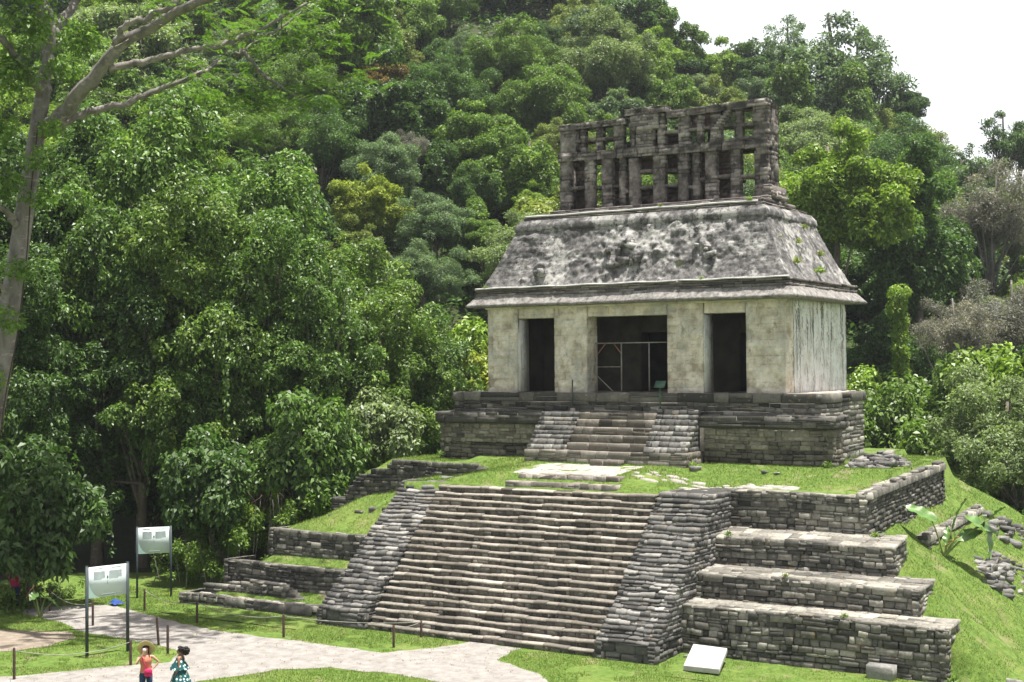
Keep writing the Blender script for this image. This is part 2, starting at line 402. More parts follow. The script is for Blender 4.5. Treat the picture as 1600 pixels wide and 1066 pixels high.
# ------------------------------------------------------------------ terrain
RS = [(-120, 64), (-60, 62), (0, 54), (20, 40), (35, 33), (49, 26), (62, 22), (90, 16), (140, 10)]
def sd(x, y):
    dx, dy = x - CPOS[0], y - CPOS[1]
    return dx * .8450 + dy * .5357, dx * -.5357 + dy * .8450
def hill_z(x, y):
    s, d = sd(np.asarray(x, float), np.asarray(y, float))
    R = np.interp(s, [a for a, b in RS], [b for a, b in RS])
    t = np.clip((d - 74) / (165 - 74), 0, 1.0)
    z = R * (t ** 1.05) * (1 + .0 * t)
    z = z - np.clip(d - 175, 0, 200) * .25
    return z + 1.2 * fbm(np.stack([np.asarray(x) * .06, np.asarray(y) * .06, 0 * np.asarray(x, float)], -1), 3) * np.clip((d - 74) / 20, 0, 1)
def mound_z(x, y):
    x = np.asarray(x, float); y = np.asarray(y, float)
    cen = smooth(x, -6.0, -3.0) * (1 - smooth(x, 2.3, 5.6)) * smooth(y, -6.2, -5.2)
    pl = np.where(y < -4, 4.86 + .03 * (y + 4), 4.86 + .62 * smooth(y, -4, -.9) + .1 * smooth(y, 0, 3))
    pl = np.maximum(pl, pl * (1 - cen) + cen * (5.22 + .075 * (np.minimum(y, -2.0) + 5)))
    mid = np.abs(x) < 6.7
    f_mid = np.where(y < -6.35, (y + 11.0) * 1.03 - .5, pl)
    f_r = np.where(y < -9.1, .02, np.where(y < -8.0, 1.45, np.where(y < -6.5, 2.35, np.where(y < -5.1, 3.4, pl))))
    ld = 2.76 + .38 * smooth(y, -8.2, -5) * smooth(x, -13, -11) + (.85 * smooth(x, -11.6, -9.4) + .45 * smooth(x, -9.6, -6.4)) * smooth(y, -8.3, -4.4)
    f_l = np.where(y < -9.95, .02, np.where(y < -9.1, .46 + .32 * (y + 9.95), np.where(y < -8.0, 1.60 + .26 * (y + 9.1), np.where(y < -3.55, ld, np.minimum(pl, 5.3)))))
    z = np.where(mid, f_mid, np.where(x > 0, f_r, f_l))
    # flanks
    nz = .22 * fbm(np.stack([x * .5, y * .5, 0 * x], -1), 9) + .07 * fbm(np.stack([x * 2.2, y * 2.2, 0 * x], -1), 5)
    sr = np.where(y > -5.2, np.where(x < 11.35, 9., 3.80 + .06 * (y + 1) - .80 * (x - 11.68)), 4.55 - .84 * (x - 11.2))
    fr = np.interp(y, [-9.8, -9.3, -8.9, -8.15, -7.6, -6.65, -6.1, -4.0, -3.5], [-.3, .02, .6, 1.45, 1.7, 2.35, 2.6, 3.4, 3.8])
    ext = np.where(x > np.where(y < -9.1, 15.05, np.where(y < -8, 13.92, np.where(y < -6.5, 12.65, np.where(y < -5.1, 11.4, 99)))), fr, 99.)
    z = np.minimum(z, np.minimum(sr, ext) + nz)
    slf = np.where(x < -10.4, 5.15 + (x + 10.4) * np.where(y < -3.55, .62, 1.15), 9.)
    z = np.minimum(z, slf + nz)
    xc = np.interp(y, [-9.8, -9.1, -9.0, -8.0, -7.9, -4.0, -3.8], [-13.0, -13.1, -11.7, -11.75, -11.8, -12.0, -12.0]); zbl = np.interp(y, [-9.2, -8.0, -4.0, 0], [.5, 1.2, 2.6, 4.6])
    z = np.where((x < xc) & (y < 2), np.minimum(z, zbl - .75 * (xc - x) + nz), z)
    bk = np.where(y > 5.6, 5.5 - .7 * (y - 5.6), 9) + np.where(np.abs(x) < 8.4, 3., 0.)
    z = np.minimum(z, bk)
    return z + .05 * fbm(np.stack([x * 1.3, y * 1.3, 0 * x], -1), 2)
def grid(name, x0, x1, y0, y1, st, zf, mat, **kw):
    nx = int((x1 - x0) / st) + 1; ny = int((y1 - y0) / st) + 1
    X, Y = np.meshgrid(np.linspace(x0, x1, nx), np.linspace(y0, y1, ny))
    Z = zf(X, Y); V = np.stack([X, Y, Z], -1).reshape(-1, 3)
    i = np.arange(nx * ny).reshape(ny, nx)
    Q = np.stack([i[:-1, :-1], i[:-1, 1:], i[1:, 1:], i[1:, :-1]], -1).reshape(-1, 4)
    return V, Q
# one ground sheet to the horizon (plaza lawn, then forest floor rising as the hill)
def ground_z(x, y):
    return np.where(hill_z(x, y) > 0.02, hill_z(x, y), 0)
V, Q = grid('ground', -40, 60, -75, 20, 1.0, lambda X, Y: X * 0, None)
tag(make('lawn_ground', V, Q, mat=M['lawn']), kind='structure')
# hill sheet in view-aligned strips, starts under the trees
S, D = np.meshgrid(np.linspace(-160, 170, 133), np.concatenate([np.linspace(50, 185, 70), np.linspace(200, 700, 12)]))
X = CPOS[0] + S * .8450 - D * .5357; Y = CPOS[1] + S * .5357 + D * .8450
Z = np.where(D < 74, .004 + 0 * X, hill_z(X, Y) + .004)
near = (sd(X, Y)[1] < 62) & (S > -22)
V = np.stack([X, Y, np.where(near, -.3, Z)], -1).reshape(-1, 3); i = np.arange(X.size).reshape(X.shape)
Q = np.stack([i[:-1, :-1], i[:-1, 1:], i[1:, 1:], i[1:, :-1]], -1).reshape(-1, 4)
tag(make('wooded_hill', V, Q, mat=M['forest_floor'], smoothf=True), kind='structure')
# big far ground reaching the horizon
V = np.array([[-2500, -2500, -.6], [2500, -2500, -.6], [2500, 2500, -.6], [-2500, 2500, -.6]])
tag(make('far_ground', V, [[0, 1, 2, 3]], mat=M['forest_floor']), kind='structure')
V, Q = grid('mound', -24, 24, -12.5, 26, .16, mound_z, None)
V[:, 2] = np.maximum(V[:, 2], -.25)
tag(make('grass_mound', V, Q, mat=M['lawn'], smoothf=True), kind='structure')

def poly_sheet(name, pts, z, mat, seed, amp=.12):
    pts = np.array(pts, float); P = []
    for i in range(len(pts)):
        a, b = pts[i], pts[(i + 1) % len(pts)]; n = max(2, int(np.linalg.norm(b - a) / .12))
        P.append(a + (b - a) * np.linspace(0, 1, n, endpoint=False)[:, None])
    P = np.concatenate(P); q = np.stack([P[:, 0] * 1.7, P[:, 1] * 1.7, 0 * P[:, 0]], -1)
    P = P + amp * np.stack([fbm(q, seed), fbm(q + 9, seed + 3)], -1) * 1.6
    tr = tessellate_polygon([[Vector((*p, 0)) for p in P]])
    o = make(name, np.column_stack([P, np.full(len(P), z)]), T=np.array(tr), mat=mat)
    return tag(o, kind='structure'), P
PATH_PTS = [(-19.5, -15.0), (-17.96, -13.5), (-16.4, -12.1), (-13, -13.2), (-9.3, -14.06), (-5.76, -14.0), (-1.62, -14.0), (-.6, -12.6), (-.2, -11.1),
            (1.9, -11.1), (1.9, -12.2), (2.2, -13.2), (4.6, -14.3), (8, -17.5), (14, -25), (9, -27), (4.5, -19.5), (2.44, -16.6), (.73, -16.4), (-1.63, -16.6),
            (-2.87, -17.86), (-3.69, -19.76), (-4.6, -22), (-7, -27), (-12, -28), (-11, -24.5), (-9.2, -22.6), (-7.9, -20.4), (-6.6, -18.6), (-7.3, -17.4), (-9.0, -16.9), (-11.2, -16.7), (-13.1, -16.6), (-15.3, -15.7)]
_, PATHP = poly_sheet('gravel_path', PATH_PTS, .006, M['path'], 4)
_, DIRTP = poly_sheet('dirt_path', [(-22, -21), (-17, -18.4), (-15.2, -17.5), (-13.3, -16.9), (-12.4, -17.6), (-11.9, -19.2), (-12.9, -20.6), (-14, -23), (-20, -26)], .010, M['dirt'], 8, .2)

# ------------------------------------------------------------------ stepped pyramid
PYR = empty('stepped_pyramid', (0, -6, 0), 'stepped stone pyramid with broad central stairway carrying the temple', 'pyramid')
def part(mb, name, mat, parent=PYR, **kw):
    o = mb.build(name, mat, None, **kw); setparent(o, parent_root(parent)) if False else None
    o.parent = parent
    r = parent
    mat4 = Matrix.Identity(4)
    chain = []
    while r is not None: chain.append(r); r = r.parent
    for r in reversed(chain): mat4 = mat4 @ r.matrix_parent_inverse @ Matrix.LocRotScale(r.location, r.rotation_euler, r.scale)
    o.matrix_parent_inverse = mat4.inverted()
    return o
def terrace(x0, x1, y, zb, zt, ledge, seed, tint=(.12, .85), side='R', top=None, paved=True, name='terrace_wall', batter=.06, hr=(.10, .25), sidelen=1.6, parent=PYR, mat='wall', slope=0):
    mb = MB(); H = zt - zb
    rng = np.random.default_rng(seed)
    lay(mb, planeM((x0, y, zb), (1, 0, 0), (0, 0, 1), (0, -1, 0), batter), 0, x1 - x0, 0, H, hr=hr, tint=tint, top=top, rng=rng, seed=seed)
    if side:
        xs = x1 if side == 'R' else x0; sg = 1 if side == 'R' else -1
        lay(mb, planeM((xs, y, zb), (0, 1, 0), (0, 0, 1), (sg, 0, 0), batter), 0, sidelen, 0, H, hr=hr, tint=tint, rng=rng, seed=seed + 1)
    if paved:
        lay(mb, planeM((x0, y + .02 + batter * H, zt - .03), (1, 0, 0), (0, 1, slope), (0, 0, 1)), -.0, x1 - x0, -.03, ledge, hr=(.2, .45), wr=(.3, .75), prot=.018, c=.02,
            depth=.08, tint=(.45, .95), rng=rng, wob=.05, seed=seed)
    # rubble core just behind the facing
    if top is None:
        mb.box(x0 + .06 + (.07 if side == 'L' else 0), x1 - .06 - (.07 if side == 'R' else 0), y + .10 + batter * H, y + max(ledge, .5) + .3, max(zb - .5, -.4), zt - .07, .12)
    else:
        us = np.linspace(0, x1 - x0, 40)
        for a, b in zip(us[:-1], us[1:]):
            t_ = min(H, top((a + b) / 2)) - .1
            if t_ > .05: mb.box(x0 + a, x0 + b, y + .14 + batter * H, y + .5 + batter * H, zb - .4, zb + t_, .1)
    return part(mb, name, M[mat], parent)
terrace(6.55, 15.25, -9.3, -.05, 1.60, 1.25, 21, slope=.08)
terrace(6.55, 14.12, -8.15, 1.55, 2.48, 1.6, 22, slope=.08)
terrace(6.55, 12.87, -6.65, 2.45, 3.50, 1.5, 23, tint=(.2, .95), slope=.17)
terrace(6.6, 11.62, -5.3, 3.5, 4.95, .35, 24, tint=(.2, .9))
# left side
terrace(-13.35, -6.9, -9.3, .3, 1.66, .25, 31, tint=(.0, .6), side='L')
terrace(-11.95, -6.9, -8.2, 1.5, 2.86, .25, 32, tint=(.0, .65), side='L')
terrace(-10.4, -6.9, -6.4, 2.7, 3.75, .3, 33, tint=(0, .6), side=None, top=lambda u: np.interp(u, [0, .5, 1.5, 2.5, 3.5], [.55, .65, .75, 1.0, 1.1]) + .08 * math.sin(u * 9), paved=False)
terrace(-12.2, -4.3, -4.0, 2.9, 5.42, .3, 34, tint=(.0, .5), side=None, paved=False, batter=.02,
        top=lambda u: float(np.interp(u, [0, .7, .9, 1.5, 2.0, 2.9, 3.1, 7.2, 7.5, 7.9], [.95, .95, 1.35, 1.75, 2.05, 2.1, 2.5, 2.52, 2.45, 2.3])))
# flank wall of the upper platform (runs back along the right edge)
mb = MB(); rng = np.random.default_rng(41)
ft = lambda u: 1.35 + .12 * math.sin(u * 2.3) + (.12 if u > 3 else 0)
lay(mb, planeM((11.68, -5.25, 3.62), (0, 1, .045), (0, 0, 1), (1, 0, 0), .04), 0, 9.0, -.2, 1.75, hr=(.10, .17), wr=(.14, .35), top=ft, tint=(.05, .6), rng=rng, seed=5)
lay(mb, planeM((11.72, -5.25, 3.62 + 1.42), (0, 1, .045), (-1, 0, 0), (0, 0, 1)), 0, 9.0, 0, .55, hr=(.22, .35), wr=(.2, .5), tint=(.4, .9), prot=.05, rng=rng, seed=6)
lay(mb, planeM((11.68, 3.75, 3.62), (-1, 0, 0), (0, 0, 1), (0, 1, 0), .02), 0, .6, -.2, 1.75, tint=(.05, .6), rng=rng, seed=6)
mb.box(11.15, 11.57, -5.1, 3.7, 3.0, 4.85, .1)
part(mb, 'flank_wall', M['wall'])

# main stairway: 21 steps
STN, SX = 21, 4.6
stair = part((lambda m: (m.box(-4.55, 4.55, -10.8, -9, -.3, .1, .2), m)[1])(MB()), 'stairway', M['mortar'])
rng = np.random.default_rng(51)
rise, run = 4.78 / STN, 4.62 / STN
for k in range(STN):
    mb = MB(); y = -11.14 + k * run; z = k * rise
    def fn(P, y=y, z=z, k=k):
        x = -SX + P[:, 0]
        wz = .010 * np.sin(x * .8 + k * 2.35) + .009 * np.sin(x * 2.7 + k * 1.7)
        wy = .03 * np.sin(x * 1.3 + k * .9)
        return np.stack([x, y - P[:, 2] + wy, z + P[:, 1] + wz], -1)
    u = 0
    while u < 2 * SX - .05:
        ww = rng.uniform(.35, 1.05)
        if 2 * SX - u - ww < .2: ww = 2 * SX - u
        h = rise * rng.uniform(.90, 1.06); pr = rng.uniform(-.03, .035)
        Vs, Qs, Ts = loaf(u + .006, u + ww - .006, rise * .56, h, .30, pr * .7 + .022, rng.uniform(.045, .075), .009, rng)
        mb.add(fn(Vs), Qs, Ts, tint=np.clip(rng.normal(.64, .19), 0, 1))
        # lower riser course, recessed; tinted darker than cap: lichen stain plus painted shade
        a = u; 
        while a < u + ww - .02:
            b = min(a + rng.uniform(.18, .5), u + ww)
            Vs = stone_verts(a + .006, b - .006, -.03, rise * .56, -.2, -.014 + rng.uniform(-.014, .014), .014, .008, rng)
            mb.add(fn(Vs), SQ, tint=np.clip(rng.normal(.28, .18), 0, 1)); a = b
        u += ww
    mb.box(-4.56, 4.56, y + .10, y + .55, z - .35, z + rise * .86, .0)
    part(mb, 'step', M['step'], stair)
# the last two, shorter steps onto the platform
for k, (xa, xb, y, z0, z1) in enumerate(((-1.95, 2.75, -6.15, 4.7, 5.0), (-1.75, 2.55, -5.55, 4.92, 5.24))):
    mb = MB()
    lay(mb, planeM((xa, y, z0), (1, 0, 0), (0, 0, 1), (0, -1, 0)), 0, xb - xa, 0, z1 - z0, hr=(.26, .4), wr=(.3, .8), tint=(.35, .9), depth=.3, seed=60 + k)
    lay(mb, planeM((xb, y, z0), (0, 1, 0), (0, 0, 1), (1, 0, 0)), 0, .7, 0, z1 - z0, hr=(.26, .4), wr=(.3, .5), tint=(.2, .7), depth=.2, seed=63 + k)
    lay(mb, planeM((xa, y, z1 - .02), (1, 0, 0), (0, 1, 0), (0, 0, 1)), 0, xb - xa, 0, .6, hr=(.25, .4), wr=(.3, .8), prot=.015, depth=.2, tint=(.6, 1), seed=66 + k)
    part(mb, 'step', M['step'], stair)
# balustrades: courses of long flat stones climbing with the stair
def balustrade(x0, x1, seed, y0=-11.3, top=4.72, ytop=-6.7, sidesign=1):
    mb = MB(); rng = np.random.default_rng(seed); z = 0; 
    base = .55
    lay(mb, planeM((x0, y0, -.05), (1, 0, 0), (0, 0, 1), (0, -1, 0), .12), 0, x1 - x0, 0, base + .05, hr=(.22, .33), wr=(.35, .8), tint=(.05, .5), rng=rng, seed=seed, c=.04)
    z = base
    while z < top:
        h = rng.uniform(.09, .185)
        f = (z - base) / (top - base)
        y = y0 + .1 + (ytop - y0 - .1) * f + .05 * math.sin(z * 3.1 + seed)
        u = x0 + .02 * rng.normal() + .10
        xe = x1 - .10
        while u < xe - .02:
            ww = rng.uniform(.22, .62)
            if xe - u - ww < .15: ww = xe - u
            pr = rng.uniform(-.09, .08)
            Vs, Qs, Ts = loaf(u + .008, u + ww - .008, z + .008, z + h - .002 + rng.uniform(-.02, .015), .34, pr, rng.uniform(.05, .11), .016, rng)
            Pw = np.stack([Vs[:, 0], y - Vs[:, 2], Vs[:, 1] + .015 * np.sin(Vs[:, 0] * 3 + z * 5)], -1)
            mb.add(Pw, Qs, Ts, tint=np.clip(rng.normal(.45, .27), 0, 1)); u += ww
        # side faces
        for xs, sg in ((x0 + .08, -1), (x1 - .08, 1)):
            a = y + .02
            while a < y + (3.2 if sg == 1 else 1.8):
                b = a + rng.uniform(.18, .42)
                Vs = stone_verts(a + .006, b - .006, z + .006, z + h - .004, -.2, rng.uniform(-.03, .03), .025, .012, rng)
                mb.add(np.stack([xs + sg * Vs[:, 2], Vs[:, 0], Vs[:, 1]], -1), SQ, tint=np.clip(rng.normal(.42, .2), 0, 1)); a = b
        mb.box(x0 + .16, x1 - .16, y + .12, y + 4.2, z - .02, z + h - .01, .08)
        z += h
    mb.box(x0 + .12, x1 - .12, y0 + .16, y0 + 3, -.3, base - .02, .08)
    for xs, sg in ((x0 + .06, -1), (x1 - .06, 1)):
        lay(mb, planeM((xs, y0, -.05), (0, 1, 0), (0, 0, 1), (sg, 0, 0), .03), 0, 2.4, 0, base + .05, hr=(.15, .3), wr=(.25, .6), tint=(.05, .55), rng=rng, seed=seed)
    return part(mb, 'balustrade', M['bal'])
balustrade(-6.85, -4.62, 71, ytop=-6.1)
balustrade(4.62, 6.85, 72)
# flagstones on the platform in front of the temple: a paved patch, then scattered flags
mb = MB(); rng = np.random.default_rng(81)
lay(mb, planeM((-2.35, -5.05, 5.235), (1, 0, 0), (0, 1, .075), (0, 0, 1)), 0, 4.4, 0, 2.5, hr=(.3, .55), wr=(.35, .9), prot=.012, depth=.2, c=.02, tint=(.6, 1), wob=.05, seed=80,
    top=None)
part(mb, 'paving', M['limewash'])
def flag(cx, cy, r, rng, h=.035):
    mb = MB(); n = rng.integers(6, 9); rr = r * rng.uniform(.65, 1.1, n); th = np.arange(n) * 2 * np.pi / n + rng.uniform(-.25, .25, n); z = float(mound_z(cx, cy))
    P = np.stack([cx + rr * np.cos(th) * 1.3, cy + rr * np.sin(th) * .8, np.full(n, z + h)], -1)
    P[:, 2] = mound_z(P[:, 0], P[:, 1]) * .7 + z * .3 + h
    B = P.copy(); B[:, 2] = z - .15; C = np.array([[cx, cy, z + h + .01]])
    mb.add(np.vstack([P, B, C]), [[i, n + i, n + (i + 1) % n, (i + 1) % n] for i in range(n)], [[2 * n, i, (i + 1) % n] for i in range(n)], tint=.8)
    part(mb, 'flagstone', M['limewash'])
for k in range(46):
    x = rng.uniform(2.2, 8.4); y = rng.uniform(-5.3, -3.5)
    if x > 6.3: y = -3.75 + abs(rng.normal(0, .22))
    elif x < 4.2: y += rng.uniform(0, 1.3)
    flag(x, y, rng.uniform(.10, .30), rng)

# ------------------------------------------------------------------ temple
TEM = empty('temple', (0, 3.5, 5.4), 'pale limestone temple with three doorways and mansard roof carrying an openwork roof comb', 'temple')
T_ = lambda mb, name, mat, parent=TEM, **kw: part(mb, name, M[mat] if isinstance(mat, str) else mat, parent, **kw)
FZ = 8.2
# lower front terrace with coping
mb = MB(); rng = np.random.default_rng(90)
for (a, b) in ((-8.85, -3.62), (3.62, 8.85)):
    lay(mb, planeM((a, -.66, 5.2), (1, 0, 0), (0, 0, 1), (0, -1, 0), .05), 0, b - a, 0, .85, hr=(.13, .24), wr=(.2, .5), tint=(.0, .6), rng=rng, seed=1)
    lay(mb, planeM((a, -.62, 6.05), (1, 0, 0), (0, 0, 1), (0, -1, 0), .03), 0, b - a, 0, .85, hr=(.14, .26), wr=(.22, .6), tint=(.4, 1.0), rng=rng, seed=2)
for sg in (1, -1):
    lay(mb, planeM((sg * 8.85, -.66, 5.2), (0, 1, 0), (0, 0, 1), (sg, 0, 0), .03), 0, 1.2, 0, 1.7, hr=(.14, .26), wr=(.2, .5), tint=(.2, .8), rng=rng, seed=3)
mb.box(-8.74, 8.74, -.50, .6, 5.0, 6.85, .15)
T_(mb, 'terrace_base', stone_mat('temple_base_stone', (.04, .038, .032), (.18, .165, .125), (.40, .365, .28), .5))
mb = MB()
for (a, b) in ((-8.98, -3.5), (3.5, 8.98)):
    lay(mb, planeM((a, -.80, 6.9), (1, 0, 0), (0, 0, 1), (0, -1, 0)), 0, b - a, 0, .46, hr=(.2, .27), wr=(.5, 1.2), prot=.02, tint=(.1, .6), c=.04, rng=rng, seed=4)
    lay(mb, planeM((a, -.80, 7.34), (1, 0, 0), (0, 1, 0), (0, 0, 1)), 0, b - a, 0, .5, hr=(.25, .4), wr=(.4, 1.), prot=.015, tint=(.3, .8), rng=rng, seed=4)
for sg in (1, -1):
    lay(mb, planeM((sg * 8.98, -.80, 6.9), (0, 1, 0), (0, 0, 1), (sg, 0, 0)), 0, 1.4, 0, .46, hr=(.2, .27), wr=(.4, .8), prot=.02, tint=(.1, .6), c=.04, rng=rng, seed=5)
mb.box(-8.9, 8.9, -.70, .6, 6.85, 7.32, .2)
T_(mb, 'coping', 'dark')
# plinth
mb = MB()
lay(mb, planeM((-8.25, -.36, 7.3), (1, 0, 0), (0, 0, 1), (0, -1, 0)), 0, 16.5, 0, .5, hr=(.13, .22), wr=(.25, .7), tint=(.1, .75), rng=rng, seed=6)
lay(mb, planeM((-8.32, -.42, 7.8), (1, 0, 0), (0, 0, 1), (0, -1, 0)), 0, 16.64, 0, .38, hr=(.3, .4), wr=(.6, 1.6), prot=.02, tint=(.05, .55), c=.05, rng=rng, seed=7)
for sg in (1, -1):
    lay(mb, planeM((sg * 8.25, -.36, 5.3), (0, 1, 0), (0, 0, 1), (sg, 0, 0)), 0, 5.0, 0, 2.5, hr=(.16, .3), wr=(.3, .8), prot=.025, tint=(.35, .9), rng=rng, seed=8)
    lay(mb, planeM((sg * 8.32, -.42, 7.8), (0, 1, 0), (0, 0, 1), (sg, 0, 0)), 0, 5.1, 0, .38, hr=(.3, .4), wr=(.5, 1.2), prot=.02, tint=(.1, .6), c=.05, rng=rng, seed=9)
mb.box(-8.15, 8.15, -.26, 4.6, 5.0, 8.13, .3); mb.box(-7.1, 7.1, 4.5, 7.5, 5.0, 8.12, .3)
T_(mb, 'plinth', 'wall')
mb = MB(); lay(mb, planeM((-7.0, 4.6, 8.16), (1, 0, 0), (0, 1, 0), (0, 0, 1)), 0, 14.0, 0, 2.8, hr=(.4, .7), wr=(.5, 1.1), prot=.006, depth=.03, c=.01, gap=.006, rng=rng, seed=9); lay(mb, planeM((-8.2, -.36, 8.16), (1, 0, 0), (0, 1, 0), (0, 0, 1)), 0, 16.4, 0, 4.95, hr=(.4, .7), wr=(.5, 1.1), prot=.006, depth=.03, c=.01, gap=.006, tint=(.4, .7), rng=rng, seed=10)
T_(mb, 'floor_slab', 'floor')
# front stair of the temple
fstair = T_((lambda m: (m.box(-3.4, 3.4, -1.4, -.4, 5.0, 5.8, .2), m)[1])(MB()), 'temple_stair', 'mortar')
ys = [-2.12, -1.86, -1.60, -1.34, -1.08, -.84]; zs = [5.30, 5.92, 6.22, 6.52, 6.82, 7.12, 7.40]
for k in range(6):
    mb = MB(); hw = 3.62 if k == 0 else 1.78
    lay(mb, planeM((-hw, ys[k], zs[k]), (1, 0, 0), (0, 0, 1), (0, -1, 0)), 0, 2 * hw, 0, zs[k + 1] - zs[k], hr=(.26, .4) if k else (.3, .36), wr=(.35, 1.0), prot=.02, depth=.3, c=.035, tint=(.25, .85), rng=rng, seed=k, wob=.015)
    if k == 0:
        for sg in (1, -1):
            lay(mb, planeM((sg * hw, ys[k], zs[k]), (0, 1, 0), (0, 0, 1), (sg, 0, 0)), 0, 1.4, 0, .62, hr=(.26, .36), tint=(.2, .7), rng=rng, seed=k)
    mb.box(-hw + .03, hw - .03, ys[k] + .06, -.3, zs[k] - .3, zs[k + 1] - .035, .45)
    T_(mb, 'step', 'step', fstair)
for (a, b) in ((-3.52, -1.76), (1.76, 3.52)):
    mb = MB(); zz = 5.92; k = 0
    while zz < 7.36:
        h = rng.uniform(.16, .24); y = -2.08 + (zz - 5.92) / 1.46 * 1.26; u = a
        while u < b - .02:
            ww = rng.uniform(.18, .5)
            if b - u - ww < .15: ww = b - u
            Vs = stone_verts(u + .006, u + ww - .006, zz, zz + h - .01, -.3, rng.uniform(-.03, .04), .03, .014, rng)
            mb.add(np.stack([Vs[:, 0], y - Vs[:, 2] + .35 * (Vs[:, 1] - zz) * (Vs[:, 2] > -.2), Vs[:, 1]], -1), SQ, tint=np.clip(rng.normal(.5, .25) + (.35 if k == 0 else 0), 0, 1)); u += ww
        for xs, sg in ((a + .03, -1), (b - .03, 1)):
            q = y + .03
            while q < -.75:
                r_ = min(q + rng.uniform(.18, .4), -.7); Vs = stone_verts(q, r_ - .01, zz, zz + h - .01, -.15, rng.uniform(-.02, .02), .02, .01, rng)
                mb.add(np.stack([xs + sg * Vs[:, 2], Vs[:, 0], Vs[:, 1]], -1), SQ, tint=np.clip(rng.normal(.4, .2), 0, 1)); q = r_
        mb.box(a + .1, b - .1, y + .1, -.5, zz - .05, zz + h - .02, .1)
        zz += h; k += 1
    T_(mb, 'stair_ramp', 'bal')

# piers, walls: dense displaced faces read as plastered masonry
def slab_wall(mb, x0, x1, y0, y1, z0, z1, st=.036, amp=.035, seed=0, relief=None, ch=.31, cr_=.55):
    """a box whose faces carry a fine displaced grid"""
    def face(o, U, V, W, lu, lv):
        nu, nv = max(2, int(lu / st) + 1), max(2, int(lv / st) + 1)
        a, b = np.meshgrid(np.linspace(0, lu, nu), np.linspace(0, lv, nv))
        P = np.array(o) + a[..., None] * np.array(U, float) + b[..., None] * np.array(V, float)
        e = np.minimum(np.minimum(a, lu - a), np.minimum(b, lv - b)); e = np.clip(e / .12, 0, 1)
        n1 = fbm(P * 2.1, seed, 4); n2 = fbm(P * 7.5, seed + 5, 3)
        hu = P[..., 0] + P[..., 1]; wv = P[..., 2] + .05 * fbm(P * 1.3, seed + 2, 2); row = np.floor(wv / ch); cu = hu / (.42 + .16 * _h(row.astype(np.int64), 0 * row.astype(np.int64) + 3, 0 * row.astype(np.int64), seed)) + row * .37 + .10 * fbm(P * 2.2, seed + 6, 2)
        fu = np.abs(cu - np.round(cu)) * .5; fv = np.abs(wv / ch - np.round(wv / ch)) * ch; gr = np.clip(1 - np.minimum(fu, fv) / .028, 0, 1)
        msk = smooth(fbm(P * .9, seed + 21, 3), -.32, .0); crack = gr * msk
        blk = (_h(np.floor(cu).astype(np.int64), row.astype(np.int64), 0 * row.astype(np.int64), seed + 4) - .5) * msk
        dsp = amp * (n1 * 1.3 + n2 * 1.0) - cr_ * amp * crack + cr_ * amp * 1.1 * blk
        if relief is not None and W[1] == -1: dsp = dsp + relief(a, b)
        P = P + (dsp * (.3 + .7 * e) - .025 * (1 - e) ** 2)[..., None] * np.array(W, float)
        i = np.arange(nu * nv).reshape(nv, nu)
        Q = np.stack([i[:-1, :-1], i[:-1, 1:], i[1:, 1:], i[1:, :-1]], -1).reshape(-1, 4)
        t = np.clip(.50 + cr_ * .75 * blk + .8 * n1 + .4 * n2 - cr_ * .6 * crack, 0, 1)
        mb.add(P.reshape(-1, 3), Q, tint=t.ravel())
    lx, ly, lz = x1 - x0, y1 - y0, z1 - z0
    face((x0, y0, z0), (1, 0, 0), (0, 0, 1), (0, -1, 0), lx, lz)
    face((x1, y0, z0), (0, 1, 0), (0, 0, 1), (1, 0, 0), ly, lz)
    face((x1, y1, z0), (-1, 0, 0), (0, 0, 1), (0, 1, 0), lx, lz)
    face((x0, y1, z0), (0, -1, 0), (0, 0, 1), (-1, 0, 0), ly, lz)
    face((x0, y0, z1), (1, 0, 0), (0, 1, 0), (0, 0, 1), lx, ly)
DT = 11.30
def rel_medallion(c):
    def f(a, b):
        r = 0
        for (u, v, R_) in c:
            d = np.maximum(np.abs(a - u), np.abs(b - v) * .85); r = r + .06 * np.exp(-((d - R_) / .05) ** 2) + .05 * np.exp(-(d / (R_ * .45)) ** 4)
        return r
    return f
rngs = np.random.default_rng(3)
piers = [(-6.75, -5.24, rel_medallion([(.75, 2.15, .42), (.75, 1.1, .40)])),
         (-3.42, -1.86, lambda a, b: .10 * fbm(np.stack([a * 2.6, b * 2.6, a * 0], -1), 77, 4)),
         (1.80, 3.36, lambda a, b: .06 * np.sin(np.hypot(a - 1.2, b - 2.3) * 16) * np.exp(-((a - 1.2) ** 2 + (b - 2.3) ** 2) / .25)),
         (5.16, 6.75, None)]
for k, (a, b, rl) in enumerate(piers):
    mb = MB(); slab_wall(mb, a, b, 0, .92, FZ - .04, DT + .5, seed=10 + k, relief=rl, amp=.05, cr_=.5); po = T_(mb, 'pier', 'cream')
    if k in (0, 2): mb = MB(); mb.box(b + .012, b + .045, .05, .88, FZ, DT - .06); T_(mb, 'jamb_plaster', 'plaster', po)
for k, (a, b) in enumerate(((-5.22, -3.44), (-1.84, 1.78), (3.38, 5.14))):
    mb = MB(); slab_wall(mb, a, b, .06, .86, DT, DT + .5, seed=30 + k, amp=.02); T_(mb, 'lintel', 'cream')
mb = MB()
lay(mb, planeM((-6.82, -.10, DT + .40), (1, 0, 0), (0, 0, 1), (0, -1, 0)), 0, 13.64, 0, .16, hr=(.16, .2), wr=(.4, 1.3), prot=.05, depth=.2, c=.02, tint=(.2, .9), seed=44)
T_(mb, 'string_course', 'cream')
for sg in (1, -1):
    mb = MB(); a, b = (5.9, 6.75) if sg > 0 else (-6.75, -5.9)
    slab_wall(mb, a, b, .94, 7.0, FZ - .04, DT + .5, seed=50 + sg, amp=.04); T_(mb, 'side_wall', 'plaster')
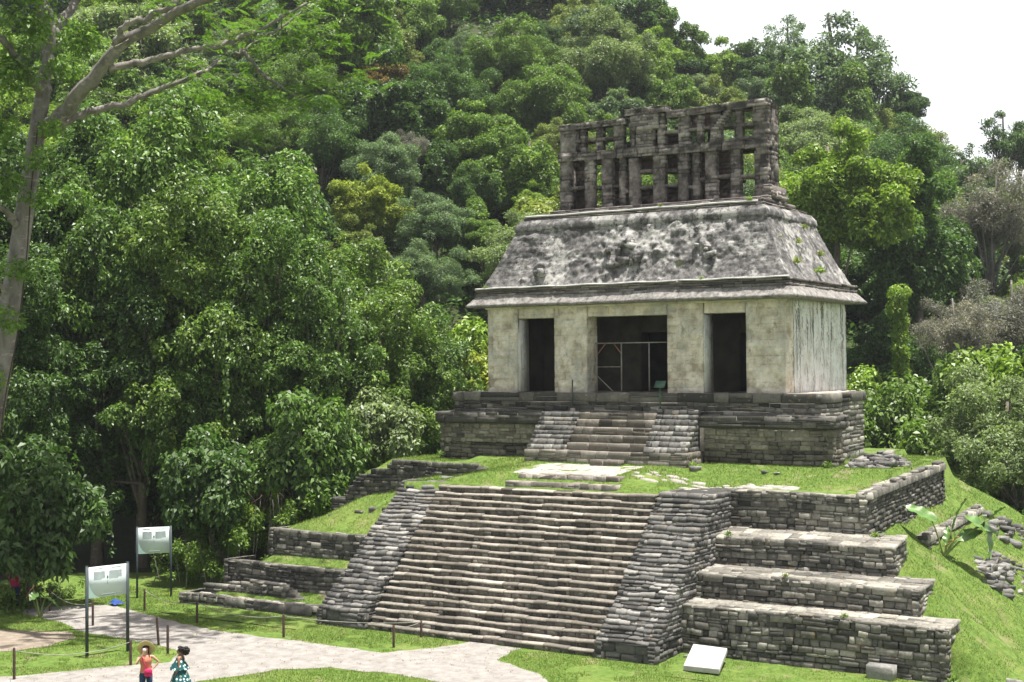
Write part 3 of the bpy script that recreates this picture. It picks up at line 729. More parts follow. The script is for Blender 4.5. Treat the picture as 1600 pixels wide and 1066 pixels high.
mb = MB(); slab_wall(mb, -5.88, 5.88, 6.2, 7.0, FZ - .04, DT + .5, st=.15, seed=55); T_(mb, 'back_wall', 'cream')
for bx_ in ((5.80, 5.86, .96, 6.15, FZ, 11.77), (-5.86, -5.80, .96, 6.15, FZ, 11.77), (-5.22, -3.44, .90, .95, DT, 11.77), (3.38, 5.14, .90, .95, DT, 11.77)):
    mb = MB(); mb.box(*bx_); T_(mb, 'added_shade_lining', 'inner')  # dark sheets added over the pale walls so the rooms read as shaded

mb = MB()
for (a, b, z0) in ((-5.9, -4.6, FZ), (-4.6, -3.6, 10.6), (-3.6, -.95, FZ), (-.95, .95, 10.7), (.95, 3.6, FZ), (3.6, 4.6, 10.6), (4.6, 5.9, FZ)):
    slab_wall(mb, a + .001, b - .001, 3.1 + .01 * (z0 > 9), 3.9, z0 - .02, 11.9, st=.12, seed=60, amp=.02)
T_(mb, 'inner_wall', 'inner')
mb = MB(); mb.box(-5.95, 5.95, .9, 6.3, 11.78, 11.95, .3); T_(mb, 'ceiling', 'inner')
mb = MB(); mb.box(-5.85, 5.85, 6.08, 6.14, FZ, 11.77); T_(mb, 'added_shade_lining', 'inner')  # same added dark sheet in front of the cream back wall

# roof: eave skirt, mouldings, stucco slope, cornice
def ring(hw, y0, y1, z): return np.array([[-hw, y0, z], [hw, y0, z], [hw, y1, z], [-hw, y1, z]])
def skirt(mb, prof, seed, amp, st=.07, rel=None, close=True):
    """sweeps a profile of (half width, y front, y back, z) rings round the roof, with fine displacement"""
    for side in range(4):
        rows = []
        for (h0, f0, b0, z0), (h1, f1, b1, z1) in zip(prof[:-1], prof[1:]):
            L = math.dist((h0, f0, z0), (h1, f1, z1)) if side % 2 == 0 else math.hypot(h0 - h1, z0 - z1)
            n = max(1, int(max(abs(z1 - z0), abs(h1 - h0), abs(f1 - f0)) / st))
            for t in np.linspace(0, 1, n, endpoint=False): rows.append((h0 + (h1 - h0) * t, f0 + (f1 - f0) * t, b0 + (b1 - b0) * t, z0 + (z1 - z0) * t))
        rows.append(prof[-1])
        R0 = ring(*prof[0]); Lm = np.linalg.norm(R0[(side + 1) % 4] - R0[side]); nu = max(2, int(Lm / (st if side < 2 else .3)))
        P = []
        for r in rows:
            R_ = ring(*r); a, b = R_[side], R_[(side + 1) % 4]
            P.append(a + (b - a) * np.linspace(0, 1, nu)[:, None])
        P = np.array(P)
        nrm = np.array([[0, -1, .5], [1, 0, .5], [0, 1, .5], [-1, 0, .5]][side], float); nrm /= np.linalg.norm(nrm)
        d = amp * (1.2 * fbm(P * 1.9, seed, 4) + .8 * fbm(P * 6.5, seed + 4, 3))
        if rel is not None: d = d + rel(P, side)
        e = np.clip(np.minimum(np.arange(nu), nu - 1 - np.arange(nu)) / 3., 0, 1)
        P = P + (d * (.35 + .65 * e)[None, :])[..., None] * nrm
        i = np.arange(P.shape[0] * nu).reshape(P.shape[0], nu)
        Q = np.stack([i[:-1, :-1], i[:-1, 1:], i[1:, 1:], i[1:, :-1]], -1).reshape(-1, 4)
        mb.add(P.reshape(-1, 3), Q, tint=.5)
CY = 3.5
def pr(hw, yf, z): return (hw, yf, 2 * CY - yf, z)
mb = MB()
def shing(P, side):
    u = P[..., 0] if side % 2 == 0 else P[..., 1]
    return .018 * _h(np.floor(u * 4.2).astype(np.int64), np.floor(P[..., 2] * 0).astype(np.int64), np.zeros(u.shape, np.int64), 5) + .02 * np.sin(u * .9)
skirt(mb, [pr(6.7, .05, 11.77), pr(7.38, -.60, 11.79), pr(7.46, -.68, 11.84), pr(7.30, -.52, 12.02), pr(7.08, -.34, 12.27)], 101, .022, rel=shing)
T_(mb, 'eave', 'eave')
mb = MB()
for k, (hw, yf, z0, z1) in enumerate(((7.12, -.38, 12.25, 12.36), (7.05, -.31, 12.36, 12.47), (7.10, -.36, 12.47, 12.57))):
    for side in range(4):
        o = [(-hw, yf), (hw, yf), (hw, 2 * CY - yf), (-hw, 2 * CY - yf)][side]; U = [(1, 0, 0), (0, 1, 0), (-1, 0, 0), (0, -1, 0)][side]; W = [(0, -1, 0), (1, 0, 0), (0, 1, 0), (-1, 0, 0)][side]
        L = 2 * hw if side % 2 == 0 else 2 * (CY - yf)
        lay(mb, planeM((*o, z0), U, (0, 0, 1), W), 0, L, 0, z1 - z0, hr=(.1, .13), wr=(.3, .9), prot=.025, c=.02, depth=.3, gap=.008, tint=(.05, .7), seed=110 + k * 4 + side, wob=0)
mb.box(-6.85, 6.85, -.1, 7.1, 12.0, 12.5, .2)
T_(mb, 'eave_moulding', 'comb')
mb = MB()
for (x0, x1) in ((-7.1, -3.2), (-3.1, 2.4), (2.5, 7.0)):
    n = 40; P = np.linspace(x0, x1, n); zz = 12.565 + .012 * np.sin(P * 3); mb.rings([[[x, -.44, z], [x, -.12, z + .02], [x, -.12, z + .085], [x, -.44, z + .06]] for x, z in zip(P, zz)])
T_(mb, 'ledge_line', 'white')
BL = []
rb = np.random.default_rng(12)
for _ in range(46):
    BL.append((rb.uniform(-5.5, 5.6), rb.uniform(12.9, 14.9), rb.uniform(.10, .32), rb.uniform(.05, .16)))
BL += [(-.25, 14.3, .28, .30), (-.2, 14.55, .18, .25), (-.1, 14.05, .2, .2), (3.3, 14.0, .25, .22), (3.5, 14.4, .2, .2), (-4.2, 14.1, .22, .2), (-4.15, 13.5, .2, .2), (-4.25, 12.95, .2, .18)]
def roofrel(P, side):
    if side == 0:
        d = 0
        for (x, z, r, h) in BL: d = d + .55 * h * np.exp(-(((P[..., 0] - x) / r) ** 2 + ((P[..., 2] - z) / (r * .8)) ** 2) ** 1.5)
        m = np.exp(-((P[..., 0] + .1) / 3.8) ** 4)
        rg = 1 - np.abs(fbm(P * np.array([1.5, 1.5, 1.9]), 303, 4)) * 3.2
        d = d + m * .07 * np.clip(rg, 0, 1) + .06 * fbm(P * 4.1, 311, 4) * m + .03 * fbm(P * 9, 313, 3)
        q = (P[..., 2] * 9 + .4 * fbm(P * 2, 5)) % 1; d = d + .022 * (q > .25) * (1 - .8 * m)
        return d
    if side == 1:
        return .10 * fbm(P * 1.7, 322, 5) + .06 * np.clip(fbm(P * 5, 325, 3), 0, 1)
    return 0
mb = MB(); skirt(mb, [pr(6.98, -.24, 12.5), pr(6.5, .16, 13.35), pr(5.72, .80, 15.08)], 120, .035, st=.045, rel=roofrel); T_(mb, 'roof_slope', 'roof')
# surviving figure fragments on the slope
r2 = np.random.default_rng(5)
for (x, z, n, sp) in ((-.25, 13.62, 13, .55), (-.05, 14.25, 9, .22), (-4.2, 13.2, 5, .2), (3.2, 13.8, 5, .35)):
    mb = MB()
    for _ in range(n):
        cx_, cz_ = x + np.clip(r2.normal(0, sp), -1.3 * sp, 1.3 * sp), z + r2.normal(0, .06 if n == 9 else .18); yf = -.24 + (cz_ - 12.5) / 2.58 * 1.04
        rock(mb, cx_, yf - .10, cz_, r2.uniform(.12, .26), r2, .9, (1.3, .8, .7))
    T_(mb, 'stucco_figure', 'roof')
mb = MB()
skirt(mb, [pr(5.70, .80, 15.03), pr(5.80, .70, 15.08), pr(5.76, .72, 15.30), pr(5.58, .86, 15.52)], 130, .03)
T_(mb, 'cornice', 'roof')
mb = MB()
for k, (hw, yf, z0, z1, bk) in enumerate(((5.48, .95, 15.5, 15.66, 6.0), (5.22, 1.7, 15.66, 15.9, 5.3), (5.1, 2.6, 15.88, 16.1, 4.6))):
    lay(mb, planeM((-hw, yf, z0), (1, 0, 0), (0, 0, 1), (0, -1, 0)), 0, 2 * hw, 0, z1 - z0, hr=(.09, .12), wr=(.3, .9), prot=.03, depth=.3, tint=(.1, .8), seed=140 + k, wob=0)
    lay(mb, planeM((hw, yf, z0), (0, 1, 0), (0, 0, 1), (1, 0, 0)), 0, bk - yf, 0, z1 - z0, hr=(.09, .12), wr=(.3, .9), prot=.03, depth=.3, tint=(.1, .8), seed=144 + k, wob=0)
    mb.box(-hw + .05, hw - .05, yf + .06, bk, z0 - .1, z1 - .015, .45)
T_(mb, 'roof_crown_courses', 'comb')
mb = MB(); P = np.linspace(-5.4, 5.25, 90); mb.rings([[[x, .92, 15.66 + .01 * math.sin(x * 2.2)], [x, 1.15, 15.68], [x, 1.15, 15.75], [x, .92, 15.735 + .01 * math.sin(x * 2.2)]] for x in P]); T_(mb, 'ledge_line', 'white')

# roof comb: two openwork walls with shelves between
COMB = T_((lambda m: (m.box(-4.85, 4.8, 3.15, 4.25, 16.0, 16.12, .2), m)[1])(MB()), 'roof_comb', 'comb')
def pile(mb, x0, x1, y0, y1, z0, z1, rng, tint=(.15, .85), hr=(.09, .2), jit=.022):
    z = z0
    while z < z1 - .02:
        h = rng.uniform(*hr)
        if z1 - z - h < hr[0] * .5: h = z1 - z
        n = max(1, int(round((x1 - x0) / rng.uniform(.22, .5)))); xs = np.linspace(x0, x1, n + 1); xs[1:-1] += rng.uniform(-.05, .05, max(0, n - 1))
        for a, b in zip(xs[:-1], xs[1:]):
            Vs = np.array([[x, y, zz] for zz in (z + .004, z + h - .006) for y in (y0, y1) for x in (a + .004, b - .004)], float)
            d = rng.uniform(-jit, jit, 4); Vs[[0, 2, 4, 6], 0] += d[0] * (a == x0); Vs[[1, 3, 5, 7], 0] += d[1] * (b == x1); Vs[[0, 1, 4, 5], 1] += d[2]; Vs += rng.uniform(-.012, .012, Vs.shape)
            mb.add(Vs, [[0, 2, 3, 1], [4, 5, 7, 6], [0, 1, 5, 4], [2, 6, 7, 3], [0, 4, 6, 2], [1, 3, 7, 5]], tint=np.clip(rng.normal((tint[0] + tint[1]) / 2, .22), 0, 1))
        z += h
def zx(z): return float(onY(860 + z / 4.324, 230, 3.15)[0])
rng = np.random.default_rng(150)
low = [(62, 132), (228, 288), (343, 412), (462, 502), (528, 592), (690, 770), (858, 927), (958, 1002), (1042, 1118), (1214, 1278), (1376, 1468)]
up = [(62, 165), (200, 232), (303, 350), (424, 490), (530, 566), (600, 655), (675, 690), (720, 768), (862, 932), (988, 1022), (1078, 1150), (1248, 1292), (1368, 1468)]
def zmid(x): return 18.22 - .02 * x
def ztop(x): return 19.92 if x < -1.9 else (20.22 if x < .35 else 19.98 + .02 * x)
for (a, b) in low:
    mb = MB(); xa, xb = zx(a), zx(b); slab_wall(mb, xa, xb, 3.14, 3.5, 16.08, zmid(xa) + .05, st=.05, amp=.06, seed=int(a) + 200, ch=.17, cr_=1.); T_(mb, 'comb_pier', 'comb', COMB)
for (a, b) in up:
    mb = MB(); xa, xb = zx(a), zx(b); slab_wall(mb, xa, xb, 3.18, 3.52, zmid(xa) + .3, ztop((xa + xb) / 2) - .22, st=.05, amp=.06, seed=int(a) + 900, ch=.17, cr_=1.); T_(mb, 'comb_pier', 'comb', COMB)
def beam(x0, x1, y0, y1, zf, h, hr=(.10, .16), name='comb_beam', tint=(.1, .75)):
    mb = MB(); n = max(1, int((x1 - x0) / .9)); xs = np.linspace(x0, x1, n + 1)
    for a, b in zip(xs[:-1], xs[1:]): z = zf((a + b) / 2); slab_wall(mb, a, b - .01, y0, y1, z, z + h, st=.05, amp=.05, seed=int(a * 50) + 400, ch=.15, cr_=1.)
    return T_(mb, name, 'comb', COMB)
beam(-4.97, 4.9, 3.02, 3.62, lambda x: zmid(x) - .02, .38)
beam(-4.95, -1.6, 3.08, 3.62, lambda x: 19.68, .26)
beam(-1.62, .35, 2.98, 3.66, lambda x: 20.0, .28)
beam(.35, 4.92, 3.06, 3.62, lambda x: 19.72 + .02 * x, .30)
def shelf(a, b, zy, y0=3.2, y1=4.0):
    p = onY(860 + a / 4.324, 140 + zy / 4.324, 3.2); q = onY(860 + b / 4.324, 140 + zy / 4.324, 3.2); mb = MB()
    pile(mb, p[0], q[0], y0, y1, p[2] - .06, p[2] + .07, rng, hr=(.14, .2), jit=.01); T_(mb, 'comb_shelf', 'comb', COMB)
for (a, b, zy) in ((128, 232, 668), (284, 348, 665), (410, 466, 655), (498, 530, 690), (588, 694, 555), (586, 864, 665), (766, 862, 552), (925, 962, 660), (1000, 1046, 608), (1114, 1218, 590), (1274, 1380, 588),
                   (160, 428, 352), (764, 864, 290), (930, 992, 272), (1020, 1080, 262), (1206, 1400, 338), (1246, 1372, 245), (654, 690, 300), (640, 724, 240)): shelf(a, b, zy)
# eroded stucco figure in the middle of the upper tier, slanted vault stones on its right
mb = MB(); pile(mb, -1.35, -.05, 3.05, 3.5, 19.35, 20.0, rng, tint=(.5, 1)); pile(mb, -1.1, -.35, 3.1, 3.5, 18.6, 19.4, rng, tint=(.3, .9)); T_(mb, 'comb_figure', 'comb', COMB)
mb = MB()
for k in range(14):
    a = k / 13 * math.pi * .62; pile(mb, 2.95 - .75 * math.cos(a * .9) + .1, 3.3 - .75 * math.cos(a * .9), 3.14, 3.5, 18.5 + .11 * k, 18.61 + .11 * k, rng, tint=(.3, .9))
T_(mb, 'comb_vault', 'comb', COMB)
# rear openwork wall, reddish plaster on its inner face
rear_open = [(292, 345, 530, 650), (300, 345, 700, 785), (250, 310, 285, 345), (360, 425, 270, 345), (255, 310, 370, 420), (360, 430, 372, 400), (1180, 1250, 165, 235), (1292, 1372, 158, 240), (1205, 1235, 290, 340),
             (1296, 1382, 262, 330), (1335, 1378, 450, 580), (1285, 1310, 640, 730), (1350, 1378, 610, 725), (1040, 1058, 300, 385), (578, 606, 255, 310), (838, 862, 195, 235), (505, 528, 255, 330), (780, 830, 205, 280), (945, 985, 285, 385), (620, 690, 570, 640), (790, 850, 570, 640)]
RO = []
for (a, b, c_, d_) in rear_open:
    p = onY(860 + a / 4.324, 140 + c_ / 4.324, 4.05); q = onY(860 + b / 4.324, 140 + d_ / 4.324, 4.05); RO.append((p[0] - .30, q[0] + .08, q[2] - .10, p[2] + .10))
mb = MB(); g = .11
xsr = np.arange(-4.9, 4.82, g); zsr = np.arange(16.1, 19.85, g)
filled = np.ones((len(xsr), len(zsr)), bool)
for i, x in enumerate(xsr):
    for j, z in enumerate(zsr):
        for (a, b, c_, d_) in RO:
            if a < x + g / 2 < b and c_ < z + g / 2 < d_: filled[i, j] = False
used = ~filled
for i in range(len(xsr)):
    for j in range(len(zsr)):
        if used[i, j]: continue
        i2 = i
        while i2 < len(xsr) and not used[i2, j]: i2 += 1
        j2 = j
        while j2 < len(zsr) and not used[i:i2, j2].any(): j2 += 1
        used[i:i2, j:j2] = True
        slab_wall(mb, xsr[i], xsr[i] + (i2 - i) * g, 4.05, 4.26, zsr[j], zsr[j] + (j2 - j) * g, st=.06, amp=.03, seed=700 + i * 31 + j, ch=.17, cr_=1.)
T_(mb, 'rear_comb_wall', 'redin', COMB)
for sg in (-1, 1):
    mb = MB(); a, b = ((4.55, 4.9) if sg > 0 else (-4.95, -4.6))
    slab_wall(mb, a, b, 3.5, 4.3, 16.1, 19.75, st=.06, amp=.05, seed=77 + sg, ch=.17, cr_=1.); T_(mb, 'comb_end', 'comb', COMB)
mb = MB()
for k in range(22):
    x = rng.uniform(4.85, 5.25); z = 15.9 + (5.3 - x) * rng.uniform(.2, 1.3); h = rng.uniform(.1, .2); y = rng.uniform(2.9, 4.2)
    Vs = stone_verts(x - .15, x + .15, z, z + h, -.2, .1, .04, .03, rng); mb.add(np.stack([Vs[:, 0], y - Vs[:, 2], Vs[:, 1]], -1), SQ, tint=rng.uniform(.3, 1))
mb.box(4.85, 5.2, 3.1, 4.3, 16.0, 16.5, .4)
T_(mb, 'comb_buttress', 'comb', COMB)
#==PART2==
# ------------------------------------------------------------------ low ruined walls, loose stones
def own_wall(name, loc, label, build, mat='wall', cat='wall', group=None):
    mb = MB(); build(mb); o = mb.build(name, M[mat], None, loc=loc); return tag(o, label, cat, group)
def b1(mb):
    rng = np.random.default_rng(201)
    lay(mb, planeM((-14.55, -10.5, -.1), (1, .035, 0), (0, 0, 1), (0, -1, 0), .05), 0, 6.9, 0, .52, hr=(.14, .2), wr=(.2, .5), tint=(0, .5), top=lambda u: .54 + .04 * math.sin(u * 5), rng=rng)
    lay(mb, planeM((-14.55, -10.5, .42), (1, .035, 0), (0, 1, 0), (0, 0, 1)), 0, 6.9, 0, .35, hr=(.18, .3), wr=(.2, .5), tint=(.3, .8), rng=rng, prot=.03)
    lay(mb, planeM((-14.55, -10.5, -.1), (0, 1, 0), (0, 0, 1), (-1, 0, 0)), 0, 1.2, 0, .5, rng=rng)
    mb.box(-14.45, -7.9, -10.36, -10.1, -.2, .38, .1)
own_wall('low_wall', (-11, -10.4, 0), 'lowest grey kerb-high stone wall in the lawn left of the stairway', b1)
def b2(mb):
    rng = np.random.default_rng(202)
    tp = lambda u: float(np.interp(u, [0, .8, 1.9, 2.0, 2.3, 2.4, 2.7, 4.1, 4.6, 5.2], [.34, .38, .36, .52, .5, .62, .68, .60, .36, .12])) + .03 * math.sin(u * 13)
    lay(mb, planeM((-13.9, -9.85, .42), (1, .0, 0), (0, 0, 1), (0, -1, 0), .03), 0, 5.2, -.1, .8, hr=(.11, .19), wr=(.2, .5), tint=(.05, .7), top=tp, rng=rng, c=.05, prot=.06)
    for k in range(26):
        u = k * .2; z = .42 + tp(u) - .1
        mb.box(-13.9 + u, -13.7 + u, -9.76, -9.45, .2, z, .25 + .3 * rng.random())
own_wall('ruined_wall', (-11.5, -9.85, .4), 'broken uneven stone wall stub behind the kerb-high wall left of the stairway', b2)
def b3(mb):
    rng = np.random.default_rng(203)
    lay(mb, planeM((12.62, -1.9, 2.75), (0, 1, .05), (0, 0, 1), (1, 0, 0), .03), 0, 7.6, -.5, .65, hr=(.1, .17), wr=(.14, .36), tint=(.1, .7), top=lambda u: .55 + .08 * math.sin(u * 2.9), rng=rng)
    lay(mb, planeM((12.65, -1.9, 3.30), (0, 1, .05), (-1, 0, 0), (0, 0, 1)), 0, 7.6, 0, .5, hr=(.2, .35), wr=(.2, .5), tint=(.4, .95), prot=.05, rng=rng)
    lay(mb, planeM((12.1, -1.9, 2.75), (1, 0, 0), (0, 0, 1), (0, -1, 0)), 0, .5, -.4, .55, tint=(.2, .8), rng=rng)
    mb.box(12.15, 12.54, -1.8, 5.6, 2.2, 3.2, .1)
own_wall('low_wall', (12.6, 1.5, 3), 'low stone wall on the grassy flank behind the broad-leaved plant', b3)
def heap(name, label, cx, cy, rx, ry, n, hgt, seed, group=None, rr=(.12, .30)):
    rng = np.random.default_rng(seed); mb = MB()
    # a buried core keeps the heap one mass
    z0 = float(mound_z(cx, cy))
    for k in range(int(n * 1.7)):
        a = rng.uniform(0, 6.28); q = rng.uniform(0, 1) ** .6; x = cx + rx * q * math.cos(a); y = cy + ry * q * math.sin(a)
        z = float(mound_z(x, y)) - .05 + hgt * (1 - q ** 1.5) * rng.uniform(.2, 1)
        rock(mb, x, y, z, rng.uniform(*rr), rng, sq=(1.2, .9, .5))
    o = mb.build(name, M['rubble'], None, loc=(cx, cy, z0)); return tag(o, label, 'rubble', group)
heap('rubble_heap', 'heap of collapsed grey masonry beside the temple base on the platform grass', 10.0, .9, 1.0, 1.7, 44, .55, 211)
heap('rubble_heap', 'scatter of fallen grey stones on the grassy flank below the broad-leaved plant', 14.4, 1.2, 0.9, 2.1, 46, .18, 212)
heap('rubble_heap', 'pile of stones at the far end of the flank near the edge of the trees', 13.4, 5.8, .8, 1.3, 26, .2, 213)
def loose(label, x, y, r, seed, sq=(1.2, .9, .55), z=None, mat='rubble', name='loose_stone', group=None, t=.7):
    mb = MB(); z = float(mound_z(x, y)) if z is None else z
    rock(mb, x, y, z + r * .2, r, np.random.default_rng(seed), t, sq); return tag(mb.build(name, M[mat], None, loc=(x, y, z)), label, 'stone', group)
loose('white boulder lying against the temple base right of the upper stair', 4.05, -2.25, .22, 1, t=.95)
p = onZ(1052, 742, 5.0); loose('small dark stone among the flagstones on the platform grass', p[0], p[1], .13, 2, t=.3)
p = onZ(1195, 750, 5.05); loose('lone grey stone on the platform grass below the temple terrace', p[0], p[1], .13, 3, t=.5)
p = onZ(1213, 751, 5.05); loose('flat pale stone beside the lone grey stone on platform grass', p[0], p[1], .12, 4, (1.3, .9, .3), t=.9)
loose('pale stone half buried in the grass at the lower right corner', 16.75, -8.1, .34, 5, (1.5, .9, .4), t=.95)
loose('round stone perched on top of the left balustrade', -6.0, -5.3, .22, 6, z=4.62, t=.7); loose('flat stone resting at the head of the left balustrade', -5.4, -5.0, .24, 7, (1.3, .9, .45), z=4.78, t=.6)
loose('stone on the grass at the foot of the right balustrade', 7.3, -9.75, .15, 8, (1.6, 1, .4), z=.02, t=.9)
# dressed stone step block in front of the temple stair
mb = MB(); lay(mb, planeM((-.24, -2.75, 5.36), (1, .02, 0), (0, 0, 1), (0, -1, 0)), 0, 1.3, 0, .27, hr=(.3, .4), wr=(.6, .7), depth=.4, c=.05, tint=(.4, .8), seed=220)
mb.box(-.2, 1.02, -2.7, -2.35, 5.2, 5.6, .7)
tag(mb.build('step_block', M['step'], None, loc=(.4, -2.6, 5.3)), 'small dressed stone block standing below the temple stair', 'stone block')
# pale slab propped on the lawn, weathered block by the wall
mb = MB(); A, B, C_, D_ = map(np.array, ((7.97, -11.7, .04), (9.15, -11.72, .06), (8.6, -9.86, .30), (7.36, -9.68, .28)))
up_ = np.array([0, -.02, .17]); mb.add([A, B, C_, D_, A + up_, B + up_, C_ + up_, D_ + up_], [[3, 2, 1, 0], [4, 5, 6, 7], [0, 1, 5, 4], [1, 2, 6, 5], [2, 3, 7, 6], [3, 0, 4, 7]])
o = mb.build('stone_slab', M['slab'], None, loc=(8.3, -10.7, 0)); bv = o.modifiers.new('bevel', 'BEVEL'); bv.width = .02; bv.segments = 2
tag(o, 'flat white square slab tilted on the lawn beside the right balustrade', 'slab')
mb = MB(); rngb = np.random.default_rng(223); mb.add(np.stack([12.95 + (q := stone_verts(0, .82, 0, .46, -.35, .05, .05, .02, rngb))[:, 0], -9.75 - q[:, 2], q[:, 1] - .04], -1), SQ, tint=.8)
tag(mb.build('stone_block', M['rubble'], None, loc=(13.3, -9.8, 0)), 'squared grey block set against the foot of the lowest right wall', 'stone block')

# ------------------------------------------------------------------ information signs
def sign(a, b, zb, zt, label, seed):
    a = np.array(a, float); b = np.array(b, float); c = (a + b) / 2
    L = np.linalg.norm(b - a); U = np.array([*(b - a) / L, 0]); W = np.array([U[1], -U[0], 0])
    root = empty('information_sign', (*c, 0), label, 'sign', 'information signs on two posts')
    fn = lambda P: np.array([*a, 0.]) + P[:, 0:1] * U + P[:, 1:2] * W + P[:, 2:3] * np.array([0, 0, 1.])
    mb = MB(); mb.box(.045, L - .045, -.012, .012, zb, zt - .04, M=fn); pn = part(mb, 'panel', M['sign'], root)
    for u in (0, L):
        mb = MB(); mb.box(u - .04, u + .04, -.04, .04, -.3, zt, M=fn); mb.box(u - .042, u + .042, -.042, .042, zt, zt + .015, M=fn); part(mb, 'post', M['metal_dark'], root)
    mb = MB(); w_ = L - .09; h = zt - .04 - zb; x0 = .045
    def arc_pts(n=16): return [(x0 + .32 * w_ * (1 - math.sin(t)), zb + .75 * h * (1 - math.cos(t)) * 1.0) for t in np.linspace(0, math.pi / 2, n)]
    ar = [(x0 + .34 * w_ * (1 - math.cos(t)), zb + .70 * h * (1 - math.sin(t))) for t in np.linspace(0, math.pi / 2, 18)]
    V = [[x0 + .004, .0145, zb + .004]] + [[u, .0145, v] for u, v in ar]; V = fn(np.array(V)); mb.add(V, None, [[0, i, i + 1] for i in range(1, len(ar))]); part(mb, 'corner_panel', M['sign_green'], pn)
    r_ = np.random.default_rng(seed); mb = MB()
    for (ca, cb) in ((.14, .44), (.54, .88)):
        for k in range(8):
            z = zb + h * (.83 - .034 * k); e = cb - (r_.uniform(.02, .2) if k == 7 else r_.uniform(0, .012))
            mb.box(x0 + ca * w_, x0 + e * w_, .0125, .0150, z - .007, z + .007, M=fn)
    part(mb, 'text_lines', M['sign_line'], pn)
    mb = MB()
    for (ca, cb) in ((.16, .38), (.60, .86)):
        u = ca
        while u < cb: e = min(cb, u + r_.uniform(.02, .05)); mb.box(x0 + u * w_, x0 + e * w_, .0125, .0155, zb + h * .925, zb + h * .945, M=fn); u = e + .008
    u = .34
    while u < .68: e = min(.68, u + r_.uniform(.012, .03)); mb.box(x0 + u * w_, x0 + e * w_, .0125, .0155, zb + h * .055, zb + h * .10, M=fn); u = e + .005
    for u in (.72, .745, .80, .85): mb.box(x0 + u * w_, x0 + (u + .014) * w_, .0125, .0155, zb + h * .06, zb + h * .085, M=fn)
    mb.box(x0 + .495 * w_, x0 + .505 * w_, .0125, .0150, zb + h * .74, zb + h * .90, M=fn)
    mb.box(x0 + .495 * w_, x0 + .505 * w_, .0125, .0150, zb + h * .40, zb + h * .57, M=fn)
    mb.box(x0 + .478 * w_, x0 + .522 * w_, .0125, .0160, zb + h * .62, zb + h * .69, M=fn); mb.box(x0 + .487 * w_, x0 + .513 * w_, .0125, .0165, zb + h * .60, zb + h * .71, M=fn)
    part(mb, 'lettering', M['sign_text'], pn)
sign((-9.40, -19.52), (-9.03, -18.15), 1.89, 2.93, 'pale green-white information board on two dark posts, the nearer one beside the path fork', 1)
sign((-16.86, -10.55), (-16.0, -9.53), 1.78, 2.88, 'pale green-white information board on two dark posts, the farther one against the dark trees', 2)

# ------------------------------------------------------------------ rope posts
POSTS = [((-8.81, -22.78), .95, 0, 'brown rope post in the lawn left of the nearer sign, closest to the bottom edge'),
         ((-7.30, -19.6), .80, 0, 'brown rope post directly behind the woman in the straw hat'),
         ((-8.95, -16.87), .95, -.06, 'leaning brown post at the path edge above the woman in the straw hat'),
         ((-7.59, -17.76), .95, 0, 'brown post at the lawn tip above the woman in the printed dress'),
         ((-13.65, -15.6), .90, 0, 'thin brown post on the path edge between the posts of the nearer sign'),
         ((-10.82, -13.23), .80, 0, 'brown rope post on the lawn edge between far sign and stairway'),
         ((-14.33, -12.5), .85, 0, 'brown rope post beside the path just right of the nearer sign panel'),
         ((-6.20, -13.73), .80, 0, 'brown rope post where the path passes the left balustrade'),
         ((-1.85, -13.21), .74, 0, 'brown rope post standing on the lawn tongue below the stairway'),
         ((-2.11, -11.31), .58, 0, 'short brown post against the lowest step of the stairway'),
         ((-17.51, -14.34), .85, 0, 'dim brown rope post in shade where the path enters the forest')]
pobj = None; PTOP = []
for (x, y), h, lean, lab in POSTS:
    if pobj is None:
        mb = MB(); mb.tube([(0, 0, -.3), (0, 0, 0), (0, 0, .97), (0, 0, 1.0)], [.045, .045, .042, .03], 8); o = mb.build('rope_post', M['wood']); pobj = o
    else: o = pobj.copy(); COL.objects.link(o)
    o.location = (x, y, 0); o.scale = (1, 1, h); o.rotation_euler = (lean, -lean * .8, .3 * x)
    tag(o, lab, 'post', 'brown rope posts along the path'); PTOP.append(np.array([x, y, h * .92]))
def rope(a, b, sag, label):
    t = np.linspace(0, 1, 18)[:, None]; P = a + (b - a) * t; P[:, 2] -= sag * 4 * (t * (1 - t))[:, 0]
    mb = MB(); mb.tube(P, .012, 5); tag(mb.build('rope', M['rope'], None, loc=tuple(a)), label, 'rope', 'ropes slung between the posts')
rope(PTOP[7], np.array([-2.0, -11.45, .55]), .12, 'pale rope slung past the foot of the left balustrade')
rope(PTOP[5], np.array([-6.35, -13.65, .70]), .22, 'slack rope over the lawn between far sign and stairway')
rope(PTOP[6], PTOP[5], .2, 'slack rope along the path edge below the farther sign')
rope(PTOP[8], PTOP[9], .08, 'short rope closing the foot of the stairway')
rope(PTOP[10], PTOP[4], .25, 'rope along the path where it leaves the forest')
rope(PTOP[0], PTOP[1], .25, 'rope on the lawn behind the woman in the straw hat')

# ------------------------------------------------------------------ things at the temple door
bar = empty('door_barrier', (0, .6, 8.2), 'grey metal barrier with a braced gate across the wide middle doorway', 'barrier')
def bars(name, segs, mat, r=.022):
    mb = MB()
    for a, b in segs: mb.tube([a, b], r, 6)
    return part(mb, name, M[mat], bar)
bars('top_rail', [((-1.78, .6, 10.2), (1.76, .6, 10.2))], 'metal_grey', .025)
for x in (-1.72, -.57, .70): bars('upright', [((x, .6, 8.16), (x, .6, 10.2))], 'metal_grey', .028)
bars('gate_rail', [((-1.70, .6, 9.22), (-.59, .6, 9.22))], 'metal_grey', .018)
bars('gate_brace', [((-1.7, .58, 8.85), (-.95, .58, 8.2))], 'metal_grey', .022)
bars('corner_brace', [((-1.68, .58, 9.75), (-1.3, .58, 10.17))], 'redwood', .022); bars('corner_brace', [((-.6, .58, 9.8), (-.9, .58, 10.17))], 'redwood', .022)
